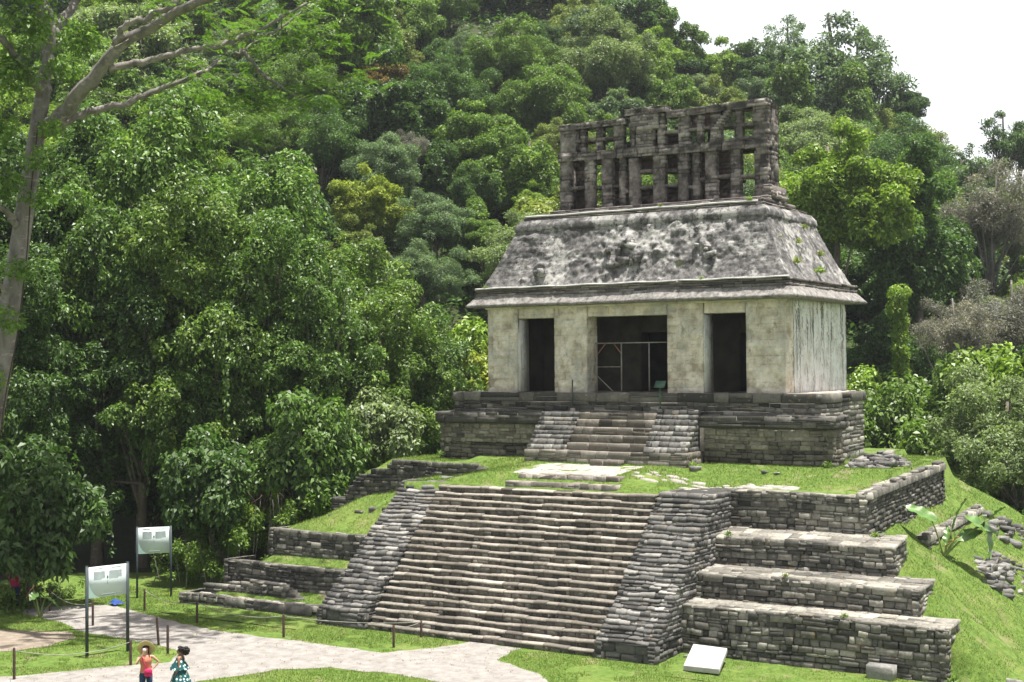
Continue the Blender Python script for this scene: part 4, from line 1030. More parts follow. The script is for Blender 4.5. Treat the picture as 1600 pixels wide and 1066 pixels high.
mb = MB(); mb.lathe([(.001, 0), (.14, 0), (.14, .02), (.12, .18), (.001, .19)], (-2.2, -.62, 7.36), 4)
st = empty('rope_stanchion', (-2.2, -.62, 7.36), 'thin dark pole in a stone foot left of the temple stair', 'pole')
part(mb, 'stone_foot', M['limewash'], st); mb = MB(); mb.tube([(-2.2, -.62, 7.5), (-2.2, -.62, 8.7)], .03, 7); part(mb, 'pole', M['metal_dark'], st)
st = empty('label_stand', (1.78, -.62, 7.36), 'green metal stand with small tilted plate right of the temple stair', 'stand')
mb = MB(); mb.lathe([(.001, 0), (.15, 0), (.15, .02), (.13, .18), (.001, .19)], (1.78, -.62, 7.36), 4); part(mb, 'stone_foot', M['limewash'], st)
mb = MB(); mb.tube([(1.78, -.62, 7.5), (1.78, -.62, 8.45)], .035, 7); part(mb, 'pole', M['green_stand'], st)
mb = MB(); c, s = math.cos(.9), math.sin(.9)
mb.box(-.22, .22, -.17, .17, -.015, .015, M=lambda P: np.stack([1.78 + P[:, 0], -.62 + P[:, 1] * c - P[:, 2] * s, 8.52 + P[:, 1] * s + P[:, 2] * c], -1)); part(mb, 'plate', M['green_stand'], st)

# ------------------------------------------------------------------ people
M['skin_fair'] = flat('fair_skin', (.50, .30, .21), .55, .06, 5); M['skin_tan'] = flat('brown_skin', (.24, .12, .075), .5, .08, 5)
M['hair_red'] = flat('auburn_hair', (.09, .035, .018), .5, .3, 30); M['hair_black'] = flat('black_hair', (.010, .008, .009), .55, .4, 40, .6)
M['straw'] = flat('straw', (.55, .42, .22), .8, .15, 25, .3); M['orange'] = flat('orange_top', (.50, .165, .11), .8, .08, 6)
M['denim'] = flat('dark_denim', (.022, .045, .10), .85, .2, 12); M['pink'] = flat('pink_bag', (.55, .02, .13), .45, .08, 5); M['shoe'] = flat('shoe_leather', (.12, .08, .05), .6)
M['crimson'] = flat('crimson_shirt', (.28, .015, .06), .85, .1, 5); M['navy'] = flat('navy_cloth', (.012, .016, .05), .8, .1, 5); M['blue'] = flat('blue_cloth', (.015, .05, .20), .8, .15, 6)
M['phone'] = flat('white_phone', (.55, .52, .56), .35, .05); M['eye'] = flat('eye_dark', (.015, .012, .01), .3); M['lip'] = flat('lip', (.30, .09, .08), .5); M['band'] = flat('hat_ribbon', (.30, .21, .10), .8)
m_ = NT('printed_dress'); v_ = m_.n('ShaderNodeTexVoronoi'); v_.inputs['Scale'].default_value = 11
g_ = m_.n('ShaderNodeTexCoord'); m_.l(g_.outputs['Object'], v_.inputs['Vector']); M['dress'] = m_.done(m_.mix(m_.ramp(v_.outputs['Distance'], [(.30, 1.), (.40, 0.)]), (.012, .075, .085), (.55, .66, .60)), .8)

def body(joints, mat, parent, M4):
    """one continuous skinned figure; joints: list of (name, parent, (x,y,z), radius)"""
    idx = {n: i for i, (n, *_r) in enumerate(joints)}
    V = [Vector(p) for _, _, p, _ in joints]; E = [(idx[pn], i) for i, (_, pn, _, _) in enumerate(joints) if pn]
    me = bpy.data.meshes.new('body'); me.from_pydata(V, E, []); o = bpy.data.objects.new('body', me); COL.objects.link(o)
    sk = o.modifiers.new('skin', 'SKIN'); sk.use_smooth_shade = True
    for i, (_, _, _, r) in enumerate(joints):
        rr = r if hasattr(r, '__len__') else (r, r); me.skin_vertices[0].data[i].radius = rr; me.skin_vertices[0].data[i].use_root = (i == 0)
    sb = o.modifiers.new('sub', 'SUBSURF'); sb.levels = 2; sb.render_levels = 2
    dg = bpy.context.evaluated_depsgraph_get(); ev = o.evaluated_get(dg); nm = bpy.data.meshes.new_from_object(ev); nm.name = 'body'
    bpy.data.objects.remove(o); n = bpy.data.objects.new('body', nm); COL.objects.link(n); nm.materials.clear(); nm.materials.append(mat)
    n.parent = parent; return n
def hand(js, arm, wrist, d, side, curl=.35, s=1.0):
    """palm, five unequal fingers; d = direction of the hand, side = across the palm"""
    d = Vector(d).normalized(); side = Vector(side); side = (side - d * side.dot(d)).normalized(); nrm = d.cross(side).normalized(); w_ = Vector(wrist)
    js.append((arm + 'palm', arm + 'wrist', tuple(w_ + d * .05 * s), (.034 * s, .018 * s)))
    js.append((arm + 'knuck', arm + 'palm', tuple(w_ + d * .085 * s), (.036 * s, .014 * s)))
    for k, (o_, L) in enumerate(((-.03, .062), (-.010, .074), (.010, .070), (.028, .055))):
        b = w_ + d * .09 * s + side * o_ * s; m1 = b + (d * (1 - curl * .3) + nrm * curl) .normalized() * L * .5 * s; e = m1 + (d * (1 - curl) + nrm * curl * 1.4).normalized() * L * .5 * s
        js.append((arm + f'f{k}a', arm + 'knuck', tuple(b), .0095 * s)); js.append((arm + f'f{k}b', arm + f'f{k}a', tuple(m1), .0085 * s)); js.append((arm + f'f{k}c', arm + f'f{k}b', tuple(e), .0065 * s))
    t0 = w_ + d * .035 * s - side * .035 * s; js.append((arm + 't0', arm + 'palm', tuple(t0), .011 * s)); js.append((arm + 't1', arm + 't0', tuple(t0 + (d * .7 - side * .7) .normalized() * .032 * s), .0095 * s)); js.append((arm + 't2', arm + 't1', tuple(t0 + (d * .9 - side * .4).normalized() * .06 * s + nrm * .01), .007 * s))
def figure_joints(H, sh=.165, larm=None, rarm=None, headoff=(0, 0, 0), lefty=None):
    k = H / 1.66
    j = [('pelvis', None, (0, 0, .93 * k), (.135 * k, .10 * k)), ('waist', 'pelvis', (0, .0, 1.08 * k), (.112 * k, .085 * k)), ('chest', 'waist', (0, .0, 1.24 * k), (.128 * k, .095 * k)), ('shoulders', 'chest', (0, .01, 1.36 * k), (.115 * k, .075 * k)),
         ('neck', 'shoulders', (0, .012, 1.43 * k), .048 * k), ('jaw', 'neck', (headoff[0] * .5, -.005 + headoff[1] * .5, 1.485 * k), (.058 * k, .062 * k)), ('skull', 'jaw', (headoff[0], headoff[1] - .002, 1.565 * k), (.074 * k, .085 * k)), ('crown', 'skull', (headoff[0], headoff[1] + .012, 1.62 * k), (.05 * k, .058 * k))]
    for s_, a in ((1, 'L'), (-1, 'R')):
        j += [(a + 'hip', 'pelvis', (s_ * .085 * k, 0, .86 * k), .09 * k), (a + 'thigh', a + 'hip', (s_ * .092 * k, -.005, .68 * k), .075 * k), (a + 'knee', a + 'thigh', (s_ * .09 * k, -.012, .47 * k), .052 * k), (a + 'calf', a + 'knee', (s_ * .088 * k, .012, .33 * k), .052 * k),
              (a + 'ankle', a + 'calf', (s_ * .086 * k, .02, .09 * k), .034 * k), (a + 'heel', a + 'ankle', (s_ * .087 * k, .01, .045 * k), .036 * k), (a + 'ball', a + 'heel', (s_ * .095 * k, -.10 * k, .03 * k), (.036 * k, .024 * k)), (a + 'toe', a + 'ball', (s_ * .098 * k, -.155 * k, .024 * k), (.028 * k, .018 * k))]
        sho, elb, wri, hd, sd_, curl = larm if a == 'L' else rarm
        sho, elb, wri = [tuple(c * k for c in q) for q in (sho, elb, wri)]
        mid = tuple((p_ + q) / 2 for p_, q in zip(sho, elb)); fo = tuple(p_ * .65 + q * .35 for p_, q in zip(elb, wri))
        j += [(a + 'sho', 'shoulders', sho, .05 * k), (a + 'up', a + 'sho', mid, .042 * k), (a + 'elb', a + 'up', elb, .034 * k), (a + 'fore', a + 'elb', fo, .035 * k), (a + 'wrist', a + 'fore', wri, .023 * k)]
        hand(j, a, wri, hd, sd_, curl, k)
    return j
def ell(cx, cy, z, rx, ry, n=24, ph=0): th = np.arange(n) * 2 * np.pi / n + ph; return np.stack([cx + rx * np.cos(th), cy + ry * np.sin(th), np.full(n, z)], -1)
def local(mb, name, mat, parent, sm=True): return mb.build(name, M[mat], parent, sm)
def face(parent, bodyo, k, ho, H):
    """eyes, nose, mouth, ears on the front (-Y) of the head"""
    hx, hy = ho; z = 1.555 * k
    mb = MB()
    for s_ in (-1, 1): mb.lathe([(.001, -.008), (.011, -.004), (.012, 0), (.011, .004), (.001, .008)], (hx + s_ * .03 * k, hy - .072 * k, z), 8)
    local(mb, 'eyes', 'eye', bodyo)
    mb = MB(); mb.tube([(hx - .022, hy - .070 * k, 1.497 * k), (hx, hy - .078 * k, 1.497 * k), (hx + .022, hy - .070 * k, 1.497 * k)], [.004, .008, .004], 6); local(mb, 'mouth', 'lip', bodyo)
    mb = MB(); mb.tube([(hx, hy - .070 * k, z + .01), (hx, hy - .088 * k, 1.528 * k), (hx, hy - .074 * k, 1.517 * k)], [.008, .014, .010], 7)
    for s_ in (-1, 1): mb.tube([(hx + s_ * .066 * k, hy + .002, 1.575 * k), (hx + s_ * .077 * k, hy + .01, 1.555 * k), (hx + s_ * .068 * k, hy + .002, 1.525 * k)], [.008, .013, .008], 6)
    o = mb.build('nose_and_ears', bodyo.data.materials[0], bodyo, True); return o

# woman with straw hat: right hand holds a phone up to her face, left hand on the hip
W_ = empty('person', (-2.93, -23.03, 0), 'woman in wide straw hat and orange sleeveless top holding a phone to her face', 'person', None, rad(43))
rarm = ((-.165, .005, 1.375), (-.25, -.12, 1.185), (-.085, -.205, 1.435), (.35, .10, .9), (-.9, .2, .3), .55)
larm = ((.165, .005, 1.375), (.335, .075, 1.20), (.185, .0, 1.005), (-.5, -.75, -.35), (0, .3, -1), .5)
bd = body(figure_joints(1.64, larm=larm, rarm=rarm, headoff=(0, -.015, 0)), M['skin_fair'], W_, None); face(W_, bd, 1.64 / 1.66, (0, -.015), 1.64)
mb = MB(); mb.rings([ell(0, .0, .92, .172, .128), ell(0, 0, 1.0, .152, .118), ell(0, 0, 1.08, .140, .108), ell(0, -.008, 1.2, .156, .124), ell(0, -.012, 1.265, .162, .132), ell(0, 0, 1.33, .150, .105), ell(0, .008, 1.375, .128, .082), ell(0, .012, 1.392, .085, .062)], cap=False); local(mb, 'tank_top', 'orange', W_)
mb = MB(); mb.rings([ell(0, 0, .99, .148, .112), ell(0, 0, .93, .160, .12), ell(0, 0, .86, .172, .122), ell(0, 0, .80, .165, .115)])
for s_ in (-1, 1): mb.rings([ell(s_ * .085, 0, .86, .095, .105), ell(s_ * .093, -.005, .68, .084, .09), ell(s_ * .09, -.01, .47, .062, .068), ell(s_ * .088, .01, .3, .06, .064), ell(s_ * .087, .018, .10, .05, .055)])
local(mb, 'jeans', 'denim', W_)
for s_ in (-1, 1):
    mb = MB(); mb.rings([ell(s_ * .09, -.03, .0, .048, .125), ell(s_ * .09, -.03, .03, .052, .13), ell(s_ * .09, -.02, .06, .046, .11), ell(s_ * .088, .01, .095, .040, .055)]); local(mb, 'shoe', 'shoe', W_)
# head covering tilts back as she looks up at the screen
tl = rad(-58); ct, stt = math.cos(tl), math.sin(tl)
def hatM(V): y, z = V[:, 1], V[:, 2]; return np.stack([V[:, 0], y * ct - z * stt, y * stt + z * ct + .018 * np.sin(np.arctan2(y, V[:, 0]) * 3) * (np.hypot(V[:, 0], y) > .15)], -1)
mb = MB(); mb.lathe([(.001, .115), (.05, .112), (.082, .09), (.094, .04), (.098, .0), (.15, -.006), (.21, -.014), (.252, -.022), (.250, -.027), (.20, -.02), (.098, -.006)], (0, .055, 1.585), 32, M=hatM); hat = local(mb, 'straw_hat', 'straw', W_)
mb = MB(); mb.lathe([(.0985, .0), (.101, .004), (.098, .035), (.0955, .035)], (0, .055, 1.585), 32, M=hatM); local(mb, 'hat_band', 'band', hat)
mb = MB(); rh = np.random.default_rng(4)
for k in range(40):
    a = rh.uniform(.1, math.pi - .1); x, y = .072 * math.cos(a), -.012 + .08 * math.sin(a)
    mb.tube([(x, y, 1.63), (x * 1.12, y * 1.06 + .006, 1.52), (x * 1.35 + rh.normal(0, .01), y * 1.0 + .02, 1.41), (x * 1.45 + rh.normal(0, .015), y * .9 + .015, 1.30 + rh.uniform(0, .06))], [.018, .02, .017, .006], 5)
for sx in (-1, 1):
    for k in range(7): mb.tube([(sx * .068, -.03 + k * .008, 1.60), (sx * .088, -.045, 1.5), (sx * .10, -.07, 1.40), (sx * .095, -.085, 1.31 + .01 * k)], [.014, .016, .014, .006], 5)
local(mb, 'hair', 'hair_red', W_)
mb = MB(); c = np.array([-.035, -.155, 1.535]); mb.box(-.036, .036, -.005, .005, -.072, .072, M=lambda P: c + P @ np.array([[1, .15, 0], [-.15, 1, .25], [0, -.25, 1]])); ph = local(mb, 'phone', 'phone', None, False); ph.location = W_.location; ph.rotation_euler = W_.rotation_euler
tag(ph, 'pale phone held up in front of the face under the straw hat', 'phone')
# cross-body bag
bag = empty('shoulder_bag', tuple(W_.location), 'small bright pink shoulder bag worn across the orange top', 'bag', None, rad(43))
mb = MB(); cb = np.array([.075, -.165, .93])
R_ = []
for d, sc in ((-.042, .80), (-.034, .97), (0, 1.03), (.034, .97), (.042, .80)):
    th = np.arange(28) * 2 * np.pi / 28; X_ = np.sign(np.cos(th)) * np.abs(np.cos(th)) ** .55 * .105 * sc; Z_ = np.sign(np.sin(th)) * np.abs(np.sin(th)) ** .55 * .105 * sc; R_.append(np.stack([X_ + cb[0], np.full(28, cb[1] + d), Z_ + cb[2]], -1))
mb.rings(R_); local(mb, 'pouch', 'pink', bag)
mb = MB(); mb.rings([np.array(r) * [1, 1, 1] for r in [np.stack([cb[0] + (np.clip(q[:, 0] - cb[0], -.1, .1)) * 1.02, np.full(28, cb[1] - .048 - .004 * i), np.maximum(q[:, 2], cb[2] - .01)], -1) for i, q in enumerate((R_[2], R_[1]))]]); local(mb, 'flap', 'pink', bag)
mb = MB(); mb.tube([(.03, -.16, 1.02), (-.01, -.152, 1.15), (-.055, -.150, 1.27), (-.09, -.10, 1.37), (-.10, .0, 1.42), (-.06, .09, 1.37), (.05, .13, 1.2), (.16, .05, 1.03), (.15, -.12, .99)], .011, 6); local(mb, 'strap', 'pink', bag)

# woman in a printed dress with dark curly hair in a bun, seen from the side, facing left
G_ = empty('person', (-2.14, -22.5, 0), 'woman with dark curly hair in a bun wearing a teal and white printed sundress', 'person', None, rad(-66))
rarm = ((-.15, .005, 1.375), (-.185, .05, 1.12), (-.165, -.03, .89), (.05, -.15, -1), (0, -1, 0), .3); larm = ((.15, .005, 1.375), (.19, .03, 1.12), (.18, -.08, .90), (0, -.2, -1), (0, -1, 0), .3)
bd = body(figure_joints(1.60, larm=larm, rarm=rarm, headoff=(0, -.02, 0)), M['skin_tan'], G_, None); face(G_, bd, 1.60 / 1.66, (0, -.02), 1.6)
mb = MB(); N = 36; th = np.arange(N) * 2 * np.pi / N
def fold(rx, ry, z, amp, cy=0): r = 1 + amp * np.sin(th * 9 + z * 3); return np.stack([rx * r * np.cos(th), cy + ry * r * np.sin(th), np.full(N, z) + .01 * np.sin(th * 3)], -1)
mb.rings([fold(.33, .32, .48, .07), fold(.29, .28, .62, .06), fold(.235, .225, .8, .045), fold(.18, .16, .96, .025), fold(.135, .105, 1.06, .01), fold(.148, .125, 1.17, .008, -.01), fold(.15, .128, 1.23, .006, -.014), fold(.138, .098, 1.275, .006, -.006)], cap=False)
mb.rings([fold(.245, .26, 1.0, .09, -.03), fold(.21, .215, 1.10, .07, -.03), fold(.16, .145, 1.21, .03, -.02), fold(.142, .105, 1.285, .008, -.008)], cap=False); local(mb, 'sundress', 'dress', G_)
mb = MB()
for s_ in (-1, 1): mb.tube([(s_ * .07, -.10, 1.27), (s_ * .075, -.055, 1.38), (s_ * .06, .03, 1.405), (s_ * .05, .09, 1.28)], .010, 5)
local(mb, 'shoulder_straps', 'dress', G_)
for s_ in (-1, 1):
    mb = MB(); mb.rings([ell(s_ * .088, -.03, .0, .045, .118), ell(s_ * .088, -.03, .02, .046, .12), ell(s_ * .088, -.03, .028, .04, .11)]); local(mb, 'sandal', 'shoe', G_)
def curls(mb, c, r, n, rng, lo=-.7, lump=.30):
    # curl lumps over a core so that the outline is uneven
    for k in range(n):
        d = rng.normal(size=3); d /= np.linalg.norm(d)
        if d[2] < lo: continue
        p = np.array(c) + d * np.array(r); q = max(r) * lump * rng.uniform(.7, 1.2)
        mb.lathe([(.001, -q), (q * .7, -q * .7), (q, 0), (q * .7, q * .7), (.001, q)], p, 7)
    mb.lathe([(.001, -r[2]), (r[0] * .7, -r[2] * .7), (r[0], 0), (r[0] * .7, r[2] * .7), (.001, r[2])], c, 14)
rg = np.random.default_rng(6); mb = MB()
for k in range(150):
    d = rg.normal(size=3); d /= np.linalg.norm(d)
    if d[1] < -.35 and d[2] < .55 or d[2] < -.55: continue
    p = np.array([0, .0, 1.525]) + d * np.array([.078, .092, .088]); q = rg.uniform(.018, .03); mb.lathe([(.001, -q), (q * .7, -q * .7), (q, 0), (q * .7, q * .7), (.001, q)], p, 7)
curls(mb, (0, .155, 1.50), (.085, .085, .10), 110, rg, -2, .28); local(mb, 'curly_hair', 'hair_black', G_)

# a visitor deep in the shade at the forest edge
p = onZ(24, 952, 0)
V_ = empty('person', (float(p[0]), float(p[1]), 0), 'visitor in crimson shirt and navy cap half hidden in shade at the forest edge', 'person', None, rad(60))
rarm = ((-.165, .005, 1.375), (-.20, .03, 1.12), (-.18, -.06, .88), (0, -.15, -1), (0, -1, 0), .3); larm = ((.165, .005, 1.375), (.21, .0, 1.12), (.13, -.17, 1.02), (-.6, -.7, .1), (0, 0, -1), .5)
bd = body(figure_joints(1.68, larm=larm, rarm=rarm, headoff=(0, -.02, 0)), M['skin_tan'], V_, None); face(V_, bd, 1.68 / 1.66, (0, -.02), 1.68)
mb = MB(); mb.rings([ell(0, 0, .90, .18, .135), ell(0, 0, 1.05, .17, .13), ell(0, 0, 1.25, .185, .135), ell(0, .005, 1.36, .175, .10), ell(0, .01, 1.42, .09, .065)], cap=False)
for s_ in (-1, 1): mb.rings([ell(s_ * .15, .0, 1.40, .055, .06), ell(s_ * .19, .01, 1.28, .062, .065), ell(s_ * .205, .015, 1.17, .06, .062)])
local(mb, 'shirt', 'crimson', V_)
mb = MB(); mb.rings([ell(0, 0, .98, .155, .115), ell(0, 0, .88, .17, .12), ell(0, 0, .80, .165, .115)])
for s_ in (-1, 1): mb.rings([ell(s_ * .085, 0, .86, .10, .11), ell(s_ * .09, -.01, .47, .075, .08), ell(s_ * .087, .018, .10, .06, .065)])
local(mb, 'trousers', 'navy', V_)
mb = MB(); mb.lathe([(.001, .085), (.05, .078), (.08, .045), (.09, 0), (.088, -.01)], (0, -.012, 1.60), 18); mb.rings([[(x, -.085 - .07 * math.cos(x / .08 * 1.4), 1.60 + dz) for x in np.linspace(-.075, .075, 9)] + [(x, -.07, 1.602 + dz) for x in np.linspace(.075, -.075, 9)] for dz in (0, .008)]); local(mb, 'cap', 'navy', V_)
# blue cloth lying at the path edge behind the nearer sign
mb = MB(); p = onZ(180, 946, 0); u, v = np.meshgrid(np.linspace(-.30, .30, 26), np.linspace(-.2, .2, 20)); zz = .18 * np.exp(-((u / .28) ** 2 + (v / .2) ** 2)) + .05 * np.abs(fbm(np.stack([u * 6, v * 6, 0 * u], -1), 7)) + .02
V = np.stack([p[0] + u * (1 + .15 * np.sin(v * 9)), p[1] + v * (1 + .2 * np.sin(u * 8)), zz * 1.2], -1).reshape(-1, 3); i = np.arange(520).reshape(20, 26); mb.add(V, np.stack([i[:-1, :-1], i[:-1, 1:], i[1:, 1:], i[1:, :-1]], -1).reshape(-1, 4))
tag(mb.build('blue_cloth', M['blue'], None, True, loc=(p[0], p[1], 0)), 'crumpled blue cloth at the path edge in forest shade behind the nearer sign', 'cloth')
#==PART3==
# ------------------------------------------------------------------ trees
def unit(v): return v / (np.linalg.norm(v, axis=-1, keepdims=True) + 1e-9)
def leafset(mb, P, N, T, L, W, tint, fold=.12):
    N = unit(N); T = unit(T - N * (T * N).sum(-1, keepdims=True)); B = np.cross(N, T)
    L = np.asarray(L)[:, None]; Wd = L * W
    a = P - T * L * .5; c = P + T * L * .5 - N * L * .10; b = P + B * Wd * .5 - N * L * fold * .0 + N * L * fold; d = P - B * Wd * .5 + N * L * fold
    n = len(P); V = np.stack([a, b, c, d], 1).reshape(-1, 3); i = np.arange(n)[:, None] * 4
    mb.add(V, i + np.array([[0, 1, 2, 3]]), tint=np.repeat(tint, 4))
def crown_leaves(mb, lobes, dens, k, L, rng, W=.48, spread=.32, droop=.5, lo=-.6, shell=.3, jit=.5, tone=.17, gap=.0):
    """leaf sprays over the lobes of a crown; each spray is a small rosette of leaves"""
    for (c, r) in lobes:
        c = np.array(c, float); r = np.array(r, float) if hasattr(r, '__len__') else np.array([r, r, r])
        area = 4 * np.pi * ((r[0] * r[1]) ** 1.6 / 3 + (r[0] * r[2]) ** 1.6 / 3 + (r[1] * r[2]) ** 1.6 / 3) ** (1 / 1.6)
        n = int(area * dens); d = unit(rng.normal(size=(int(n * 1.6), 3))); d = d[d[:, 2] > lo + rng.normal(0, .12, len(d))][:n]
        n = len(d)
        if not n: continue
        nz = vnoise(d * 2.6 + c * .7, 3)
        if gap > 0: keep = nz > -1 + gap * 1.2; d, nz = d[keep], nz[keep]; n = len(d)
        s_ = c + d * r * (1 - shell * rng.random(n)[:, None] ** 1.5 + .22 * nz[:, None])
        on = unit(d / r); lt = rng.normal(0, tone * .6); st = rng.normal(0, tone, n) + lt
        P0 = np.repeat(s_, k, 0); O0 = np.repeat(on, k, 0); m = n * k
        e = rng.normal(size=(m, 3)); e = unit(e - O0 * (e * O0).sum(-1, keepdims=True) * .75)
        off = e * (spread * rng.uniform(.25, 1., m))[:, None]
        T = e + .35 * O0 - np.array([0, 0, droop]); N = O0 * .55 + np.array([0, 0, .65]) + jit * rng.normal(size=(m, 3))
        LL = L * rng.uniform(.6, 1.25, m)
        leafset(mb, P0 + off - np.array([0, 0, 1.]) * (droop * .35 * spread * rng.random(m))[:, None], N, T, LL, W, np.clip(.5 + np.repeat(st, k) + rng.normal(0, .13, m), 0, 1))
def limbs(mb, base, top, r, lobes, rng, frac=.45, nl=7, n=7):
    base = np.array(base, float); top = np.array(top, float); H = top - base
    t = np.linspace(0, 1, 9)[:, None]; w = np.stack([.04 * np.sin(t[:, 0] * 5 + rng.uniform(0, 6)), .04 * np.sin(t[:, 0] * 4 + rng.uniform(0, 6)), 0 * t[:, 0]], -1) * np.linalg.norm(H) * .6 * t
    P = base + H * t + w; R = r * (1.25 - .95 * t[:, 0] ** .8); R[0] *= 1.35; mb.tube(P, R, n)
    sel = rng.permutation(len(lobes))[:nl]
    for i in sel:
        c = np.array(lobes[i][0], float); f = rng.uniform(frac, .9); k = int(f * 8); a = P[k]; m = (a + c) / 2 + np.array([0, 0, -.05]) * np.linalg.norm(c - a) + rng.normal(0, .12, 3)
        tt = np.linspace(0, 1, 7)[:, None]; Q = (1 - tt) ** 2 * a + 2 * tt * (1 - tt) * m + tt ** 2 * c; mb.tube(Q, R[k] * .55 * (1 - .8 * tt[:, 0]), 5)
def dome(R, H, n, rng, base=0., rl=(.28, .42), skirt=.35, flat=.8):
    """irregular crown of a few merged domes; foliage spans base .. base+H"""
    out = []; ns = 5
    for s_ in range(ns):
        a0 = s_ * 6.283 / ns + rng.uniform(-.5, .5); q0 = R * rng.uniform(.25, .58) * (s_ > 0); top = rng.uniform(.62, 1.0) if s_ else 1.0; rs = R * rng.uniform(.42, .62)
        cx_, cy_ = q0 * math.cos(a0), q0 * math.sin(a0)
        for k in range(max(4, n // ns)):
            z = rng.uniform(-.45, 1); a = k * 2.39996 + rng.uniform(-.5, .5); q = math.sqrt(max(0, 1 - max(z, 0) ** 2)) * rng.uniform(.6, 1.05) * (1 if z > 0 else .8)
            r = R * rng.uniform(*rl); out.append(((cx_ + rs * q * math.cos(a), cy_ + rs * q * math.sin(a), base + H * top * (.40 + .50 * z) + rng.uniform(-.4, .4)), (r, r, r * flat)))
        out.append(((cx_, cy_, base + H * top * .42), (rs * .75, rs * .75, H * .30)))
    return out
PROTO = {}
def proto(kind, var):
    key = (kind, var)
    if key in PROTO: return PROTO[key]
    rng = np.random.default_rng(abs(hash(kind)) % 1 + 1000 + 37 * var + sum(map(ord, kind)) * 7); mb = MB(); tb = MB()
    if kind == 'round':        # broad bushy crown, 10 m wide at scale 1
        lob = dome(5, 8.6, 50, rng, 2.6, rl=(.11, .26)); crown_leaves(mb, lob, 8.2, 9, .28, rng, spread=.36, droop=.35, shell=.6, gap=.3, jit=.75, tone=.2); limbs(tb, (0, 0, -6), (0, 0, 9), .30, lob, rng); mat = 'leaf'; bk = 'bark'
    elif kind == 'fine':       # rounded crown of very fine leaves in flat sprays
        lob = dome(5, 7.6, 60, rng, 2.8, rl=(.10, .22), flat=.75); crown_leaves(mb, lob, 9.5, 10, .22, rng, W=.36, spread=.40, droop=.15, lo=-.35, shell=.7, tone=.18, gap=.3, jit=.7); limbs(tb, (0, 0, -6), (0, 0, 8.5), .28, lob, rng, nl=12); mat = 'leaf'; bk = 'bark'
    elif kind == 'upright':    # taller, lumpy, leafy down the sides
        lob = [((rng.normal(0, .32) * R_, rng.normal(0, .32) * R_, z), (rr := R_ * rng.uniform(.35, .55), rr, rr * 1.0)) for z in np.linspace(1.5, 11, 22) for R_ in (3.2 * (1 - .55 * abs(z - 5.0) / 7.5),)]
        crown_leaves(mb, lob, 8.0, 9, .29, rng, spread=.36, droop=.6, shell=.6, gap=.3, jit=.7, tone=.2); limbs(tb, (0, 0, -4), (0, 0, 10), .28, lob, rng); mat = 'leaf'; bk = 'bark'
    elif kind == 'open':       # sparse crown with visible limbs
        lob = dome(5, 10, 44, rng, 3.0, rl=(.09, .22), flat=.8); lob = [l for l in lob if l[1][0] < 2]; crown_leaves(mb, lob, 6.0, 9, .30, rng, spread=.45, droop=.3, shell=.9, gap=.75, jit=.7); limbs(tb, (0, 0, -6), (.3, 0, 12), .32, lob, rng, frac=.35, nl=20); mat = 'leaf'; bk = 'bark'
    elif kind == 'twiggy':     # dry, grey-brown fine crown
        lob = dome(5, 7, 34, rng, 3.5, rl=(.15, .28), flat=.8); crown_leaves(mb, lob, 5.0, 9, .26, rng, W=.3, spread=.45, droop=.05, shell=.9, jit=.9, tone=.2, gap=.35); limbs(tb, (0, 0, -6), (0, 0, 9.5), .28, lob, rng, frac=.25, nl=28); mat = 'leaf'; bk = 'bark_pale'
    elif kind == 'jungle':     # near forest wall: foliage cascading from top to ground, big glossy leaves
        lob = []
        for k in range(64):
            z = 3.0 + 15.5 * rng.random() ** .85; R_ = 4.4 * math.sqrt(max(.05, 1 - ((z - 8.5) / 11.5) ** 2)); a = rng.uniform(0, 6.283); r = rng.uniform(.5, 1.45); q = R_ * rng.uniform(.55, 1.05)
            lob.append(((q * math.cos(a), q * math.sin(a), z), (r, r, r * rng.uniform(.7, 1.3))))
        lob.append(((0, 0, 11), (2.6, 2.6, 6.5)))
        crown_leaves(mb, lob, 6.6, 9, .25, rng, W=.46, spread=.34, droop=.8, lo=-.6, shell=.6, jit=.6, tone=.26, gap=.5)
        # hanging strands of leaves
        for k in range(26):
            c, r = lob[rng.integers(0, len(lob) - 1)]; a = rng.uniform(0, 6.283); p = np.array([c[0] + r[0] * .95 * math.cos(a), c[1] + r[1] * .95 * math.sin(a), c[2]]); n = 60; t = rng.random(n); l_ = rng.uniform(1.2, 3.5)
            P = p + np.stack([rng.normal(0, .11, n), rng.normal(0, .11, n), -t * l_], -1); leafset(mb, P, unit(np.array([math.cos(a), math.sin(a), .5]) + .5 * rng.normal(size=(n, 3))), np.array([0, 0, -1.]) + .5 * rng.normal(size=(n, 3)), rng.uniform(.18, .34, n), .5, np.clip(rng.normal(.55, .16, n), 0, 1))
        limbs(tb, (0, 0, -1), (.3, .2, 15), .32, lob, rng, frac=.3, nl=12); mat = 'leaf_gloss'; bk = 'bark'
    elif kind == 'bush':       # dense shrub from the ground up, about 4 m wide and 4 m tall
        lob = [((rng.normal(0, .85), rng.normal(0, .85), rng.uniform(.5, 3.1)), rng.uniform(.45, .95)) for _ in range(20)] + [((0, 0, 1.6), (1.4, 1.4, 1.5))]
        crown_leaves(mb, lob, 10, 8, .24, rng, W=.46, spread=.28, droop=.6, lo=-.8, shell=.5, gap=.25); limbs(tb, (0, 0, -.6), (0, 0, 2.6), .09, lob, rng, nl=9); mat = 'leaf_gloss'; bk = 'bark'
    elif kind == 'brush':      # loose undergrowth with single stems
        lob = [((rng.normal(0, 1.3), rng.normal(0, 1.0), rng.uniform(.2, 2.0)), rng.uniform(.25, .55)) for _ in range(30)]
        crown_leaves(mb, lob, 11, 7, .17, rng, W=.5, spread=.3, droop=.4, lo=-.9, shell=.9, jit=.7, tone=.28)
